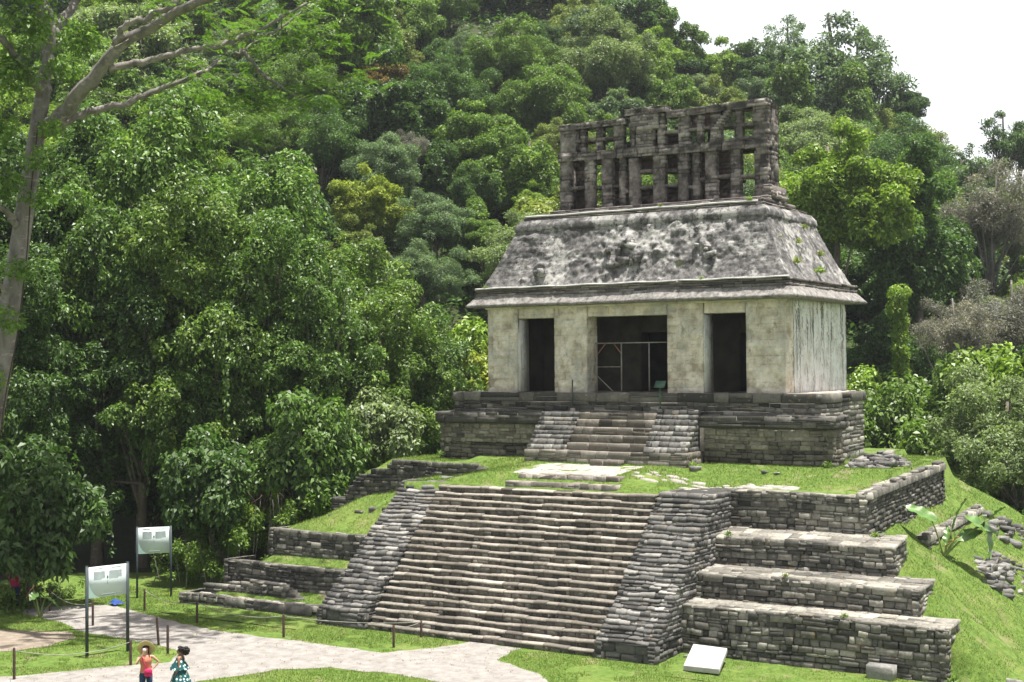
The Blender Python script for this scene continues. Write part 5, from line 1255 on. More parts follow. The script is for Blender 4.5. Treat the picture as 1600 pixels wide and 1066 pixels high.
        for k in range(14): a = rng.normal(0, 1.2, 2); P = np.stack([a[0] + rng.normal(0, .25) * np.linspace(0, 1, 6), a[1] + rng.normal(0, .25) * np.linspace(0, 1, 6), np.linspace(-.3, rng.uniform(1, 2.6), 6)], -1); tb.tube(P, np.linspace(.025, .008, 6), 4)
        mat = 'leaf'; bk = 'bark_pale'
    elif kind == 'column':     # climber-smothered trunk
        lob = [((rng.normal(0, .12), rng.normal(0, .12), z), (rr := rng.uniform(.32, .62) * (1 + .45 * (z > 5)), rr, .6)) for z in np.linspace(.2, 6.6, 20)]
        crown_leaves(mb, lob, 14, 9, .16, rng, W=.5, spread=.2, droop=.9, lo=-.9, shell=.4); tb.tube([(0, 0, -1), (0, 0, 3), (0, 0, 6.3)], [.22, .18, .1], 7); mat = 'leaf'; bk = 'bark'
    PROTO[key] = [(mb, mat), (tb, bk), None]; return PROTO[key]
LANDX = [(0, 'over the forest edge at far left'), (420, 'left of the temple'), (760, 'just left of the roof comb'), (870, 'behind the roof comb'), (1210, 'right of the roof comb'), (1400, 'far right of the temple')]
TREES = []
def tree(kind, var, loc, scale, rz, col, name, label, cat='tree', group=None, sz=1.0):
    pr_ = proto(kind, var)
    root = empty(name, loc, label, cat, group)
    if pr_[2] is None:
        c = pr_[0][0].build('crown', M[pr_[0][1]]); t = pr_[1][0].build('trunk' if kind not in ('bush', 'brush') else 'stems', M[pr_[1][1]], smoothf=True); pr_[2] = (c, t)
    else:
        c = pr_[2][0].copy(); t = pr_[2][1].copy(); COL.objects.link(c); COL.objects.link(t)
    c.parent = root; t.parent = root; c.color = (*col, 1)
    root.scale = (scale, scale, scale * sz); root.rotation_euler = (0, 0, rz)
    TREES.append((loc, scale, kind)); return root
def march(px, py, hc, d0=70, d1=230):
    """where the line of sight first comes within hc metres of the hill surface"""
    for d in np.arange(d0, d1, .5):
        p = at(px, py, d)
        if p[2] < float(hill_z(p[0], p[1])) + hc: return p, d
    p = at(px, py, 165); return p, 165
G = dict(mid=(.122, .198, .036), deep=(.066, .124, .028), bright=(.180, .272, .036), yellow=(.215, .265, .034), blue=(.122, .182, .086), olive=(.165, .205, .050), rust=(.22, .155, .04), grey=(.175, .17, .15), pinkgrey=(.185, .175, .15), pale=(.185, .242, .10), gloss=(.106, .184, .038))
rt = np.random.default_rng(500)
# -- near forest wall at the left: (px, top py, bottom-scale, depth, width scale, colour)
near = [(225, 150, 71, 1.15, 'gloss', 'tallest glossy climber-draped tree of the near forest wall above the two signs'), (70, 220, 70, 1.1, 'deep', 'dark glossy forest tree at the left edge behind the pale leaning trunk'), (370, 235, 71, 1.05, 'gloss', 'glossy climber-draped forest tree right of the tallest near one'),
        (150, 270, 66, .85, 'gloss', 'glossy tree with tumbling foliage in front of the tallest near one'), (295, 290, 66, .85, 'mid', 'bright-topped tree in the middle of the near forest wall'), (425, 350, 67, .8, 'gloss', 'leafy tree sloping down the right shoulder of the near forest wall'),
        (225, 400, 65.5, .72, 'deep', 'dark drooping tree in the second tier of the near forest wall above the farther sign'), (345, 430, 65.5, .66, 'gloss', 'drooping glossy tree low in the near forest wall right of the farther sign'), (90, 440, 65.5, .75, 'deep', 'dark drooping tree above the nearer sign'),
        (485, 420, 67, .75, 'gloss', 'leafy forest tree with steep right side at the edge of the near wall'), (590, 440, 71, .74, 'mid', 'leafy tree above the left end of the upper ruined wall'), (665, 500, 73, .62, 'gloss', 'glossy hanging tree left of the temple terrace'),
        (530, 360, 77, .95, 'mid', 'mid green tree rising behind the right end of the near forest wall'), (-110, 150, 66, 1.1, 'deep', 'dark forest tree at the edge of the frame behind the pale trunk'), (-20, 380, 62, .8, 'deep', 'dark tree at the left frame edge below the pale branches'), (300, 330, 77, 1.0, 'deep', 'dark tree in the last row behind the near forest wall'), (130, 300, 77, 1.0, 'deep', 'dark tree in the last row above the nearer sign')]
for k, (px, py, d, s, c, lab) in enumerate(near):
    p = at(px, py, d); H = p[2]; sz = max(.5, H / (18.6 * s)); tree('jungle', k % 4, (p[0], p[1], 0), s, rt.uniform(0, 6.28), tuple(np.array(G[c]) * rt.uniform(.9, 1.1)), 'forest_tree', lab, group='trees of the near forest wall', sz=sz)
def bush(px, pytop, d, s, c, lab, kind='bush', name='bush', cat='bush', gz=None, var=0, sz=1.0):
    d += 5.0 if px < 400 else 2.5 if px < 660 else 0
    p = at(px, pytop, d); h = {'bush': 4.1, 'brush': 2.5, 'column': 7.0}[kind] * s * sz; z = p[2] - h if gz is None else gz
    return tree(kind, var, (p[0], p[1], z), s, rt.uniform(0, 6.28), G[c], name, lab, cat, sz=sz)
bush(470, 580, 60, 1.3, 'gloss', 'rounded glossy bush standing in front of the forest left of the upper ruined wall', sz=1.25)
bush(595, 592, 64, 1.02, 'pale', 'pale rounded bush just above the left end of the upper ruined wall', var=1, sz=1.1)
bush(545, 585, 67, 1.1, 'mid', 'mid green bush between the glossy bush and the pale rounded one', var=2, sz=1.3)
bush(645, 590, 70, 1.0, 'deep', 'dark bush in shade left of the temple terrace corner', var=2, sz=1.3)
bush(330, 650, 56, 1.15, 'deep', 'broad dark leafy bush over the undergrowth left of the pyramid', var=1, sz=1.2)
bush(45, 650, 50, 1.35, 'deep', 'dark green bush at the left edge below the pale trunk', var=0, sz=1.2)
bush(725, 480, 78, 1.5, 'bright', 'sunlit yellow-green bush touching the left corner of the temple', var=1, sz=1.2)
bush(745, 530, 76, 1.1, 'yellow', 'small bright yellow-green bush against the left temple pier', var=2)
bush(700, 500, 82, 1.7, 'mid', 'mid green bush behind the bright ones left of the temple', var=0, sz=1.2)
for k, (px, py, d, s, c, lab) in enumerate([(345, 785, 57, .85, 'mid', 'undergrowth clump of loose leaves beside the far sign'), (400, 765, 58.5, .95, 'mid', 'sunlit undergrowth clump left of the second terrace wall'), (450, 775, 59.5, .85, 'bright', 'undergrowth clump at the corner of the second terrace wall'),
                                            (490, 765, 62, .85, 'bright', 'undergrowth clump below the stepped end of the upper ruined wall'), (310, 830, 54.5, .8, 'mid', 'low undergrowth clump right of the far sign'), (75, 905, 51.5, .55, 'mid', 'leafy undergrowth clump beside the visitor in the shade'), (10, 900, 49.5, .8, 'mid', 'undergrowth clump at the left edge of the lawn'), (360, 690, 60, 1.1, 'olive', 'tall straggling undergrowth under the broad leafy bush')]):
    bush(px, py, d, s, c, lab, kind='brush', name='undergrowth', cat='undergrowth', var=k % 3)
bush(452, 742, 60, .32, 'bright', 'thin climber-covered stem rising from the undergrowth left of the pyramid', kind='column', name='climber_stem', cat='climber')
bush(430, 762, 58.5, .22, 'bright', 'shorter climber-covered stem beside the taller one left of the pyramid', kind='column', name='climber_stem', cat='climber')
# dead brown branches caught in the undergrowth
mb = MB(); rd = np.random.default_rng(9); c0 = at(405, 770, 61)
for k in range(34):
    a = c0 + rd.normal(0, .55, 3) * [1, 1, .3]; b = a + np.array([rd.normal(0, .7), rd.normal(0, .4), -rd.uniform(.3, 1.6)]); m_2 = (a + b) / 2 + rd.normal(0, .15, 3); t = np.linspace(0, 1, 5)[:, None]; mb.tube((1 - t) ** 2 * a + 2 * t * (1 - t) * m_2 + t * t * b, np.linspace(.022, .007, 5), 4)
tag(mb.build('dead_branches', M['wood'], None, loc=tuple(c0)), 'tangle of dead brown branches hanging in the undergrowth left of the pyramid', 'branches')
# -- right side, behind and beside the pyramid
right = [('round', 1300, 175, 92, 1.12, 'bright', 'large light green tree right behind the roof comb'), ('upright', 1432, 205, 96, 1.10, 'deep', 'dark leafy tree with climbers right of the large light green one'),
         ('twiggy', 1550, 258, 108, 1.0, 'pinkgrey', 'bare-looking pinkish grey tree at the right under the skyline'), ('twiggy', 1575, 425, 92, .80, 'grey', 'greyish dry tree at the right edge above the pale feathery tree'),
         ('twiggy', 1490, 455, 88, .62, 'pinkgrey', 'pink-flushed dry tree beside the climber-covered column'), ('round', 1365, 330, 104, 1.0, 'deep', 'dark tree in shade behind the right roof slope'), ('upright', 1490, 330, 103, 1.0, 'deep', 'dark tree between the leafy dark one and the pinkish grey one'),
         ('round', 1235, 265, 100, .9, 'mid', 'mid green tree close behind the right end of the roof comb'), ('round', 1380, 475, 92, .8, 'deep', 'dark tree behind the temple side wall')]
def placed(kind, px, ptop, d, s, c, lab, var=None, name='tree'):
    hh = {'round': 11.0, 'fine': 10.3, 'upright': 12.2, 'open': 13.2, 'twiggy': 10.2}[kind] * s
    p = at(px, ptop, d); return tree(kind, int(rt.integers(0, 3)) if var is None else var, (p[0], p[1], p[2] - hh), s, rt.uniform(0, 6.28), tuple(np.array(G[c]) * rt.uniform(.92, 1.08)) if isinstance(c, str) else c, name, lab, group='hillside trees behind the temple')
for r in right: placed(*r)
bush(1405, 447, 80, .82, 'bright', 'narrow climber-covered trunk standing like a column right of the temple', kind='column', name='climber_column', cat='tree')
for k, (px, py, d, s, c, lab, sz) in enumerate([(1395, 575, 76, 1.35, 'mid', 'sunlit bush behind the right end of the temple plinth', 1.2), (1345, 560, 80, 1.2, 'bright', 'bright bush directly behind the temple side wall', 1.1), (1450, 560, 80, 1.5, 'mid', 'leafy bush above the flank wall', 1.1),
                                            (1500, 525, 76, 1.7, 'mid', 'broad leafy bush right of the climber column', 1.2), (1440, 640, 71, 1.3, 'mid', 'leafy bush just above the end of the flank wall', 1.1), (1575, 520, 72, 1.7, 'bright', 'light green bush at the right edge above the feathery tree', 1.2),
                                            (1540, 600, 70, 1.5, 'mid', 'mid green bush between flank wall end and right edge', 1.2), (1480, 690, 69, 1.0, 'deep', 'dark bush in the hollow behind the flank wall', 1.0), (1590, 760, 62, 1.2, 'deep', 'dark low bush at the right edge behind the fallen stones', 1.0), (1545, 740, 66, 1.0, 'deep', 'dark bush behind the broad-leaved plant', 1.1), (1340, 640, 78, 1.0, 'mid', 'small bush behind the stone heap beside the temple', 1.0)]):
    bush(px, py, d, s, c, lab, var=k % 3, sz=sz)
placed('fine', 1585, 575, 64, .86, 'pale', 'pale feathery tree at the right edge beyond the flank wall', 0); placed('fine', 1540, 650, 67, .66, 'blue', 'small grey-green feathery tree behind the broad-leaved plant', 1); placed('fine', 1650, 540, 68, .9, 'pale', 'pale feathery tree leaning in from beyond the right edge', 2)
# -- marked trees on the hill: kind, px, top py, radius px
hill = [('fine', 845, 92, 95, 'mid', 'broad fine-leaved dome tree left above the roof comb'), ('fine', 800, 20, 95, 'mid', 'high rounded tree above the fine-leaved dome tree'), ('fine', 880, 180, 70, 'olive', 'low spreading fine-leaved tree left of the roof comb'),
        ('round', 1010, 45, 70, 'bright', 'bright leafy tree straight above the roof comb'), ('upright', 955, 80, 45, 'yellow', 'narrow light green tree above the left end of the roof comb'), ('round', 590, 85, 62, 'rust', 'rust-tinged tree standing out of the green slope'),
        ('round', 580, 258, 82, 'yellow', 'yellow-green rounded tree halfway up the slope left of the temple'), ('fine', 600, 195, 85, 'blue', 'blue-grey fine-leaved tree above the yellow-green rounded one'), ('fine', 680, 290, 80, 'blue', 'bluish feathery tree left of the temple roof'),
        ('fine', 660, 375, 75, 'blue', 'grey-green feathery tree just left of the eave'), ('round', 545, 340, 60, 'olive', 'olive tree at the top of the near forest wall'), ('twiggy', 645, 200, 36, 'grey', 'small grey dry tree among the green ones'), ('twiggy', 462, 255, 34, 'grey', 'small grey-brown dry tree above the forest wall'),
        ('round', 745, 250, 50, 'deep', 'dark tree in the fold left of the roof comb'), ('upright', 690, 210, 50, 'deep', 'dark upright tree in the fold of the slope'), ('round', 830, 285, 40, 'bright', 'small bright yellow-green tree beside the foot of the roof comb'), ('round', 755, 330, 45, 'mid', 'mid green tree touching the upper left of the temple roof'),
        ('round', 1285, 175, 75, 'olive', 'reddish olive flowering tree above the large light green tree'), ('upright', 1385, 150, 50, 'mid', 'rounded dark green tree on the skyline slope at right'), ('round', 1240, 130, 50, 'bright', 'light green tree above the right end of the roof comb'),
        ('round', 1140, 85, 60, 'bright', 'light green tree on the slope below the tall skyline tree'), ('round', 1170, 130, 50, 'mid', 'mid green tree between the roof comb and the tall skyline tree'), ('fine', 480, 60, 90, 'mid', 'light feathery tree behind the bare branches'), ('fine', 430, 150, 80, 'mid', 'soft feathery tree seen through the bare branches'), ('fine', 700, 90, 80, 'deep', 'dark layered tree right of the rust-tinged one')]
for kind, px, pt, rpx, c, lab in hill:
    # crown centre meets the slope: solve the depth, then size the tree from its width in metres
    p, d = march(px, pt + rpx * .9, 5.0, 84); R_ = rpx / F_PX * d; base_r = {'round': 5.6, 'fine': 5.4, 'upright': 3.4, 'twiggy': 5.4}[kind]
    placed(kind, px, pt, d, max(.35, R_ / base_r), c, lab)
# skyline trees
placed('open', 1300, -8, 158, 1.7, 'blue', 'tall open-crowned tree breaking the skyline right of the roof comb', 0); placed('open', 1345, 30, 160, 1.15, 'blue', 'open tree leaning right beside the tallest skyline tree', 1); placed('open', 1238, 12, 162, .9, 'blue', 'wispy tree on the skyline left of the tallest one', 2); placed('upright', 1335, 90, 152, 1.0, 'mid', 'climber-hung trunk below the tallest skyline tree', 1)
placed('open', 1562, 160, 140, .80, 'deep', 'lone tree standing against the sky at the upper right', 1); placed('open', 1592, 178, 142, .6, 'deep', 'small tree beside the lone skyline tree at upper right', 0)
for px_, pt_, sc_, c_, lab_ in ((985, -35, 1.1, 'deep', 'dark tree at the top edge of the frame above the roof comb'), (1035, -8, .95, 'mid', 'mid green ridge tree at the top edge just right of the roof comb centre'), (1078, 28, .85, 'mid', 'ridge tree where the tree line leaves the top edge of the frame'),
                                (1122, 62, .75, 'bright', 'light green ridge tree stepping down from the top edge'), (1165, 72, .75, 'deep', 'dark ridge tree left of the tall skyline tree'), (1010, 62, .9, 'olive', 'olive ridge tree just below the top edge above the roof comb'), (1062, 80, .85, 'deep', 'dark tree under the ridge above the right half of the roof comb')):
    placed('round' if c_ != 'mid' else 'upright', px_, pt_, 158, sc_, c_, lab_)
placed('round', 1415, 130, 158, .55, 'deep', 'small dark tree ending the ridge line at right', 0); placed('round', 1500, 232, 150, .6, 'deep', 'low dark tree on the falling ridge between the pinkish grey tree and sky', 1)
marked = list(TREES)
# -- the rest of the hillside, filled tree by tree
FILL = []
for d in np.arange(88, 182, 6.4):
    half = d * 820 / F_PX + 5
    for s in np.arange(-half, half, 6.6 if d < 140 else 7.6):
        ss = s + rt.uniform(-2.4, 2.4); dd = d + rt.uniform(-2.6, 2.6); x = CPOS[0] + ss * .8450 - dd * .5357; y = CPOS[1] + ss * .5357 + dd * .8450
        if dd < 100 and ss > 15: continue
        if any((x - l[0][0]) ** 2 + (y - l[0][1]) ** 2 < (2.6 + 1.6 * l[1]) ** 2 for l in marked): continue
        z = float(hill_z(x, y)); px = 800 + F_PX * ss / dd
        s0 = rt.choice([.6, .8, .95, 1.05, 1.25]) * rt.uniform(.9, 1.1); kind = rt.choice(['round', 'fine', 'upright', 'round', 'fine']); hgt = {'round': 11.0, 'fine': 10.3, 'upright': 12.2}[kind] * s0
        sky_lim = np.interp(px, [0, 1000, 1085, 1200, 1430, 1500, 1620], [-400, -60, 25, 75, 185, 240, 270])
        pyt = 572 - (z + hgt - 1.0 * s0 - 9.3) / dd * F_PX
        if pyt < sky_lim: z -= (sky_lim - pyt) / F_PX * dd
        FILL.append((kind, (x, y, z - rt.uniform(.5, 1.5)), s0, px, max(pyt, sky_lim), dd))
cols = ['mid', 'deep', 'mid', 'blue', 'olive', 'deep', 'bright', 'mid', 'blue', 'pale']
WORD = dict(mid='mid green', deep='dark green', blue='grey-green', olive='olive green', bright='light green', pale='pale green'); KW = dict(round='bushy', fine='fine-leaved', upright='upright')
recs = []
for kind, loc, s0, px, py, dd in FILL:
    c = cols[int(rt.integers(0, len(cols)))]
    v = 'on the ridge' if dd > 158 else ('on the high slope' if dd > 128 else ('on the mid slope' if dd > 106 else 'on the low slope'))
    h = 'left of the bare branches' if px < 250 else ('behind the bare branches' if px < 560 else ('left of the temple roof' if px < 870 else ('behind the roof comb' if px < 1210 else 'right of the roof comb')))
    recs.append([kind, loc, s0, px, c, f'{WORD[c]} {KW[kind]} tree {v} {h}'])
from collections import defaultdict
byl = defaultdict(list)
for r in recs: byl[r[5]].append(r)
ORD = ['leftmost'] + [w_ + ' from left' for w_ in 'second third fourth fifth sixth seventh eighth ninth tenth eleventh twelfth'.split()]
for k_, l in byl.items():
    if len(l) > 1:
        for n_, r in enumerate(sorted(l, key=lambda r: r[3])): r[5] = (k_ + ', ' + ORD[min(n_, 11)])
for kind, loc, s0, px, c, lab in recs:
    tree(kind, int(rt.integers(0, 3)), loc, s0, rt.uniform(0, 6.28), tuple(np.array(G[c]) * rt.uniform(.82, 1.15)), 'hillside_tree', lab, group='hillside trees behind the temple')
# ground cover between the trunks on the hill
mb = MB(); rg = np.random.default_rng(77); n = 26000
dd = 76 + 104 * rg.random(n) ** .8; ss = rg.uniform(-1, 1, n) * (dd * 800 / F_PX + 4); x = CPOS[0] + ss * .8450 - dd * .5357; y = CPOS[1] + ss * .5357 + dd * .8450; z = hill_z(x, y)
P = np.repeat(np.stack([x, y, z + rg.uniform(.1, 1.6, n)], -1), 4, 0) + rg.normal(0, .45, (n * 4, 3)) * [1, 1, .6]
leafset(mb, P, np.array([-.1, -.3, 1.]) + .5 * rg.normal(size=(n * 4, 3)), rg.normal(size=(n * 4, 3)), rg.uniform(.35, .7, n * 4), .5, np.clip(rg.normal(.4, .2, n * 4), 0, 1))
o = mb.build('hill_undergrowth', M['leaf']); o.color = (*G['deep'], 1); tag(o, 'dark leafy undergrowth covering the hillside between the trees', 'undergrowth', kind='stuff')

# -- humid air: one closed box of thin haze round camera and scene
mb = MB(); mb.box(-180, 260, -110, 190, -3, 96); hz = bpy.data.materials.new('haze_air'); hz.use_nodes = True; ht = hz.node_tree; ht.nodes.remove(ht.nodes['Principled BSDF'])
pv = ht.nodes.new('ShaderNodeVolumePrincipled'); pv.inputs['Color'].default_value = (.88, .95, 1, 1); pv.inputs['Density'].default_value = .0002; pv.inputs['Anisotropy'].default_value = .3; ht.links.new(pv.outputs[0], ht.nodes['Material Output'].inputs['Volume'])
tag(mb.build('haze', hz), 'thin humid haze over the valley and the wooded slope', 'haze', kind='stuff')
# -- the big pale-barked tree at the left edge
BT = empty('tall_tree', tuple(onZ(-75, 985, 0)), 'tall leaning pale-barked tree with long bare branches at the left edge', 'tree')
base = np.array(BT.location); d0 = float((base - CPOS) @ CF)
def tp(px, py, dd=0): return at(px, py, d0 + dd)
tb = MB()
tr = [base - [0, 0, .4], tp(-38, 800), tp(-14, 660), tp(4, 560), tp(17, 469), tp(32, 375), tp(43, 300), tp(57, 215), tp(66, 150)]
def bez(pts, n=40):
    pts = np.array(pts); t = np.linspace(0, len(pts) - 1, n); return np.stack([np.interp(t, np.arange(len(pts)), pts[:, k]) for k in range(3)], -1)
def sm(P):
    for _ in range(3): P[1:-1] = (P[:-2] + 2 * P[1:-1] + P[2:]) / 4
    return P
W1 = F_PX / d0
tb.tube(sm(bez(tr, 50)), np.interp(np.linspace(0, 1, 50), [0, .1, .5, .85, 1], [25, 18.5, 16, 13, 11]) / W1, 14)
BR = [([tp(64, 175), tp(72, 110), tp(80, 60), tp(66, -20), tp(50, -120)], 11, 6), ([tp(74, 80), tp(100, 30, 1), tp(135, -20, 2), tp(190, -100, 3)], 9, 4), ([tp(76, 75), tp(60, 10, -1), tp(40, -60, -2)], 6, 3),
      ([tp(58, 210), tp(95, 185), tp(125, 140, -1), tp(165, 105, -1.5), (tp(185, 68, -2)), tp(235, 45, -2), tp(290, 10, -2.5), tp(350, -15, -3), tp(430, -60, -3)], 13, 5),
      ([tp(80, 205), tp(120, 180, .5), tp(200, 160, 1), tp(260, 135, 1.5), tp(320, 112, 2), tp(345, 95, 2.5)], 7, 2.5), ([tp(170, 108, -1.5), tp(230, 95, -1), tp(290, 78, -1), tp(345, 72, -.5), tp(420, 40, 0), tp(480, 5, 0)], 6, 2),
      ([tp(365, 85, .5), tp(400, 68, 1), tp(440, 45, 1), tp(480, 10, 1.5)], 3.2, 1.2), ([tp(380, 80, .5), tp(410, 115, .5), tp(445, 140, .5), tp(480, 158, .5)], 3.5, 1.2), ([tp(182, 72, -2), tp(190, 45, -2.5), tp(270, 10, -3), tp(300, -40, -3)], 6, 3),
      ([tp(30, 360), tp(10, 330, -1), tp(-25, 300, -2), tp(-60, 240, -2)], 6, 2), ([tp(20, 470), tp(-10, 430, -1), tp(-50, 420, -2)], 4, 1.5), ([tp(66, 150), tp(30, 90, -2), tp(-30, 30, -3), tp(-90, -60, -4)], 7, 3)]
BP = []
for pts, ra, rb_ in BR:
    P = sm(bez(pts, 30)); P[2:-2] += np.random.default_rng(len(BP)).normal(0, .035, (26, 3)); tb.tube(P, np.linspace(ra, rb_, 30) / W1, 9); BP.append(P)
rgt = np.random.default_rng(31)
# thin twigs
for k in range(60):
    P = BP[rgt.integers(0, len(BP))]; a = P[rgt.integers(12, 30)]; b = a + rgt.normal(0, 1, 3) * [1.0, 1.0, .6] + [0, 0, .25]; m_2 = (a + b) / 2 + rgt.normal(0, .15, 3); t = np.linspace(0, 1, 5)[:, None]; tb.tube((1 - t) ** 2 * a + 2 * t * (1 - t) * m_2 + t * t * b, np.linspace(.022, .006, 5), 4)
part(tb, 'trunk', M['bark_pale'], BT, smoothf=True)
# hanging liana on the trunk
mb = MB(); mb.tube(sm(bez([tp(60, 190, -.3), tp(48, 300, -.4), tp(42, 400, -.45), tp(28, 520, -.5), tp(8, 620, -.5), tp(-10, 760, -.4)], 40)), .025, 5); part(mb, 'liana', M['wood'], BT)
def fronds(mb, c, n, rad_, rng, L=.55, lw=.10, tone=.5, flatz=.35):
    """pinnate leaves: leaflets in two rows along an arching stalk"""
    c = np.asarray(c, float)
    for k in range(n):
        o = c + rng.normal(0, 1, 3) * np.array([rad_, rad_, rad_ * flatz]); a = rng.uniform(0, 6.283); dirv = np.array([math.cos(a), math.sin(a), rng.uniform(-.35, .25)]); m = 13; t = np.linspace(.1, 1, m)
        S = o + dirv * (t * L)[:, None] - np.array([0, 0, 1.]) * (.25 * L * t ** 2)[:, None]; side = unit(np.cross(dirv, [0, 0, 1.])); tn = np.clip(rng.normal(tone, .16), 0, 1)
        for sg in (-1, 1): leafset(mb, S + side * sg * lw * .55, np.array([0, 0, 1.]) + .25 * rng.normal(size=(m, 3)), side * sg + dirv * .35 - np.array([0, 0, .2]), np.full(m, lw * 1.15) * (1.15 - .5 * np.abs(t - .5)), .36, np.full(m, tn), .04)
mb = MB()
for (px, py, dd_, n, r) in ((400, 70, .5, 70, .9), (450, 35, 1, 70, 1.0), (500, 15, 1.5, 60, 1.0), (350, 115, 1, 60, .7), (380, 150, .8, 60, .7), (430, 165, .6, 60, .8), (480, 150, .5, 60, .8), (520, 70, 1, 50, .9), (320, 150, 1, 40, .7), (300, 20, -2, 50, 1.0), (540, 120, 1, 45, .8), (390, 210, .8, 30, .6), (430, -40, -2, 60, 1.2), (300, -60, -3, 60, 1.3), (500, -70, 0, 60, 1.3), (620, -50, 1, 40, 1.2), (240, -90, 1, 50, 1.4)):
    fronds(mb, tp(px, py, dd_), int(n * .6), r, rgt, L=.62, lw=.13)
for (px, py, dd_, n, r) in ((20, 120, -2, 110, .9), (50, 40, -2, 110, 1.1), (-10, 200, -2, 100, .9), (10, 290, -1.5, 90, .8), (60, 250, -1, 60, .55), (80, 200, -.8, 50, .5), (30, 420, -1.2, 70, .6), (10, 500, -1.2, 60, .6), (100, 110, -.5, 60, .6), (70, 310, -1, 50, .5), (-20, 590, -1.2, 60, .7), (130, 60, .5, 50, .8), (40, -60, -2, 90, 1.6), (140, -90, 2, 90, 1.7), (-60, 60, -3, 80, 1.3), (-50, -80, -3, 90, 1.7), (190, -150, 2, 90, 1.8), (40, -170, -2, 110, 2.0)):
    crown_leaves(mb, [(tp(px, py, dd_), (r, r, r * .8))], 9, 8, .20, rgt, W=.5, spread=.3, droop=.4, lo=-.9, shell=.9, jit=.7)
o = part(mb, 'crown', M['leaf'], BT); o.color = (.13, .225, .036, 1)

# -- large-leaved plants (one on the flank, one in the shade at left)
M['bigleaf'] = flat('big_leaf', (.075, .15, .03), .38, .22, 3, .15, .5); M['stalk'] = flat('leaf_stalk', (.16, .20, .06), .5, .15); M['dryleaf'] = flat('dry_leaf', (.34, .19, .08), .8, .2)
def bigplant(x, y, z, leaves, name, label, sc=1.0):
    root = empty(name, (x, y, z), label, 'plant')
    for (tx, ty, tz, L, Wd, yaw, pit, roll, mat) in leaves:
        e = np.array([x + tx * sc, y + ty * sc, z + tz * sc]); s0 = np.array([x, y, z - .05]); m_2 = (s0 + e) / 2 + np.array([tx * .02, ty * .02, tz * .22]); t = np.linspace(0, 1, 9)[:, None]
        mb = MB(); mb.tube((1 - t) ** 2 * s0 + 2 * t * (1 - t) * m_2 + t * t * e, np.linspace(.035, .016, 9) * sc, 6); st_ = part(mb, 'stalk', M['stalk'], root)
        dv = np.array([math.cos(yaw) * math.cos(pit), math.sin(yaw) * math.cos(pit), math.sin(pit)]); sd_ = unit(np.cross(dv, [0, 0, 1.])); nn = np.cross(sd_, dv); sd2 = sd_ * math.cos(roll) + nn * math.sin(roll); nn2 = np.cross(sd2, dv)
        N1, N2 = 16, 9; u = np.linspace(-.12, 1, N1); wp = np.interp(u, [-.12, 0, .2, .45, .75, .93, 1], [.25, .75, 1, .92, .6, .22, 0]) * Wd / 2
        Vv = []
        for ui, wi in zip(u, wp):
            for q in np.linspace(-1, 1, N2):
                Vv.append(e + dv * ui * L * sc + sd2 * q * wi * sc + nn2 * sc * (.10 * abs(q) * Wd - .22 * L * max(ui, 0) ** 2 + .03 * math.sin(ui * 17 + q * 2) * abs(q)) - dv * (.10 * L * sc * (abs(q) if ui < 0 else 0)))
        i = np.arange(N1 * N2).reshape(N1, N2); mb = MB(); mb.add(Vv, np.stack([i[:-1, :-1], i[:-1, 1:], i[1:, 1:], i[1:, :-1]], -1).reshape(-1, 4)); part(mb, 'leaf', M[mat], root, smoothf=True)
    return root
# image right is about (.85,.53); towards camera (.53,-.85)
bx, by = 13.05, -1.6
bigplant(bx, by, float(mound_z(bx, by)), [(-.35, -.25, 1.25, .95, .62, 3.6, .55, .5, 'bigleaf'), (.30, .22, 1.05, .95, .5, 1.2, 1.15, .9, 'bigleaf'), (.75, .45, 1.15, 1.0, .70, .45, -.35, -.4, 'bigleaf'), (1.15, .75, 1.05, 1.15, .55, -.6, -1.15, .5, 'bigleaf'), (.45, .25, .60, .8, .45, .5, .35, -.9, 'bigleaf'), (.1, .1, .45, .6, .30, 1.9, 1.1, .3, 'bigleaf'), (1.35, .85, 1.25, .55, .34, .7, .8, .6, 'bigleaf'), (.12, .0, .35, .5, .16, .2, .9, .2, 'dryleaf')],
         'broad_leaved_plant', 'plant with huge arrow-shaped green leaves growing on the grassy flank', 1.05)
q = onZ(62, 965, 0)
bigplant(q[0], q[1], 0, [(.2, .1, .75, .5, .36, .3, -.3, .2, 'bigleaf'), (.0, -.2, .9, .5, .36, -1.0, -.2, .2, 'bigleaf'), (-.3, -.1, .7, .45, .32, 3.4, -.4, -.2, 'bigleaf'), (.35, .3, .55, .45, .3, .8, -.6, .3, 'bigleaf'), (-.25, -.1, 1.1, .5, .2, 3.6, -.8, .3, 'dryleaf')], 'broad_leaved_plant', 'small broad-leaved plant with one dried leaf in the shade beside the path')

# ------------------------------------------------------------------ weeds rooted in the masonry
WEEDS = [((6.62, 1.6, 13.2), .9, 'yellow'), ((6.25, 2.9, 14.1), .7, 'yellow'), ((6.85, 3.6, 12.9), 1.0, 'bright'), ((5.9, 4.4, 14.8), .8, 'olive'), ((6.4, 4.9, 13.7), .8, 'yellow'), ((6.1, 1.2, 14.2), .5, 'olive'), ((5.0, .9, 15.72), .6, 'bright'), ((1.1, .95, 15.74), .45, 'olive'), ((-6.6, -.35, 12.6), .5, 'mid'), ((3.5, -.38, 12.6), .45, 'bright'),
         ((-3.4, 3.3, 19.97), .5, 'bright'), ((2.1, 3.3, 20.08), .5, 'bright'), ((7.2, -6.5, 3.5), .6, 'mid'), ((9.8, -8.0, 2.5), .5, 'olive'), ((12.1, -9.1, 1.6), .5, 'mid'), ((3.9, -2.2, 5.45), .7, 'bright'), ((8.7, -.95, 5.5), .8, 'mid'), ((-8.6, -.95, 5.45), .8, 'mid'), ((11.9, -5.4, 3.6), .7, 'bright'), ((15.4, -9.4, .05), .8, 'mid')]
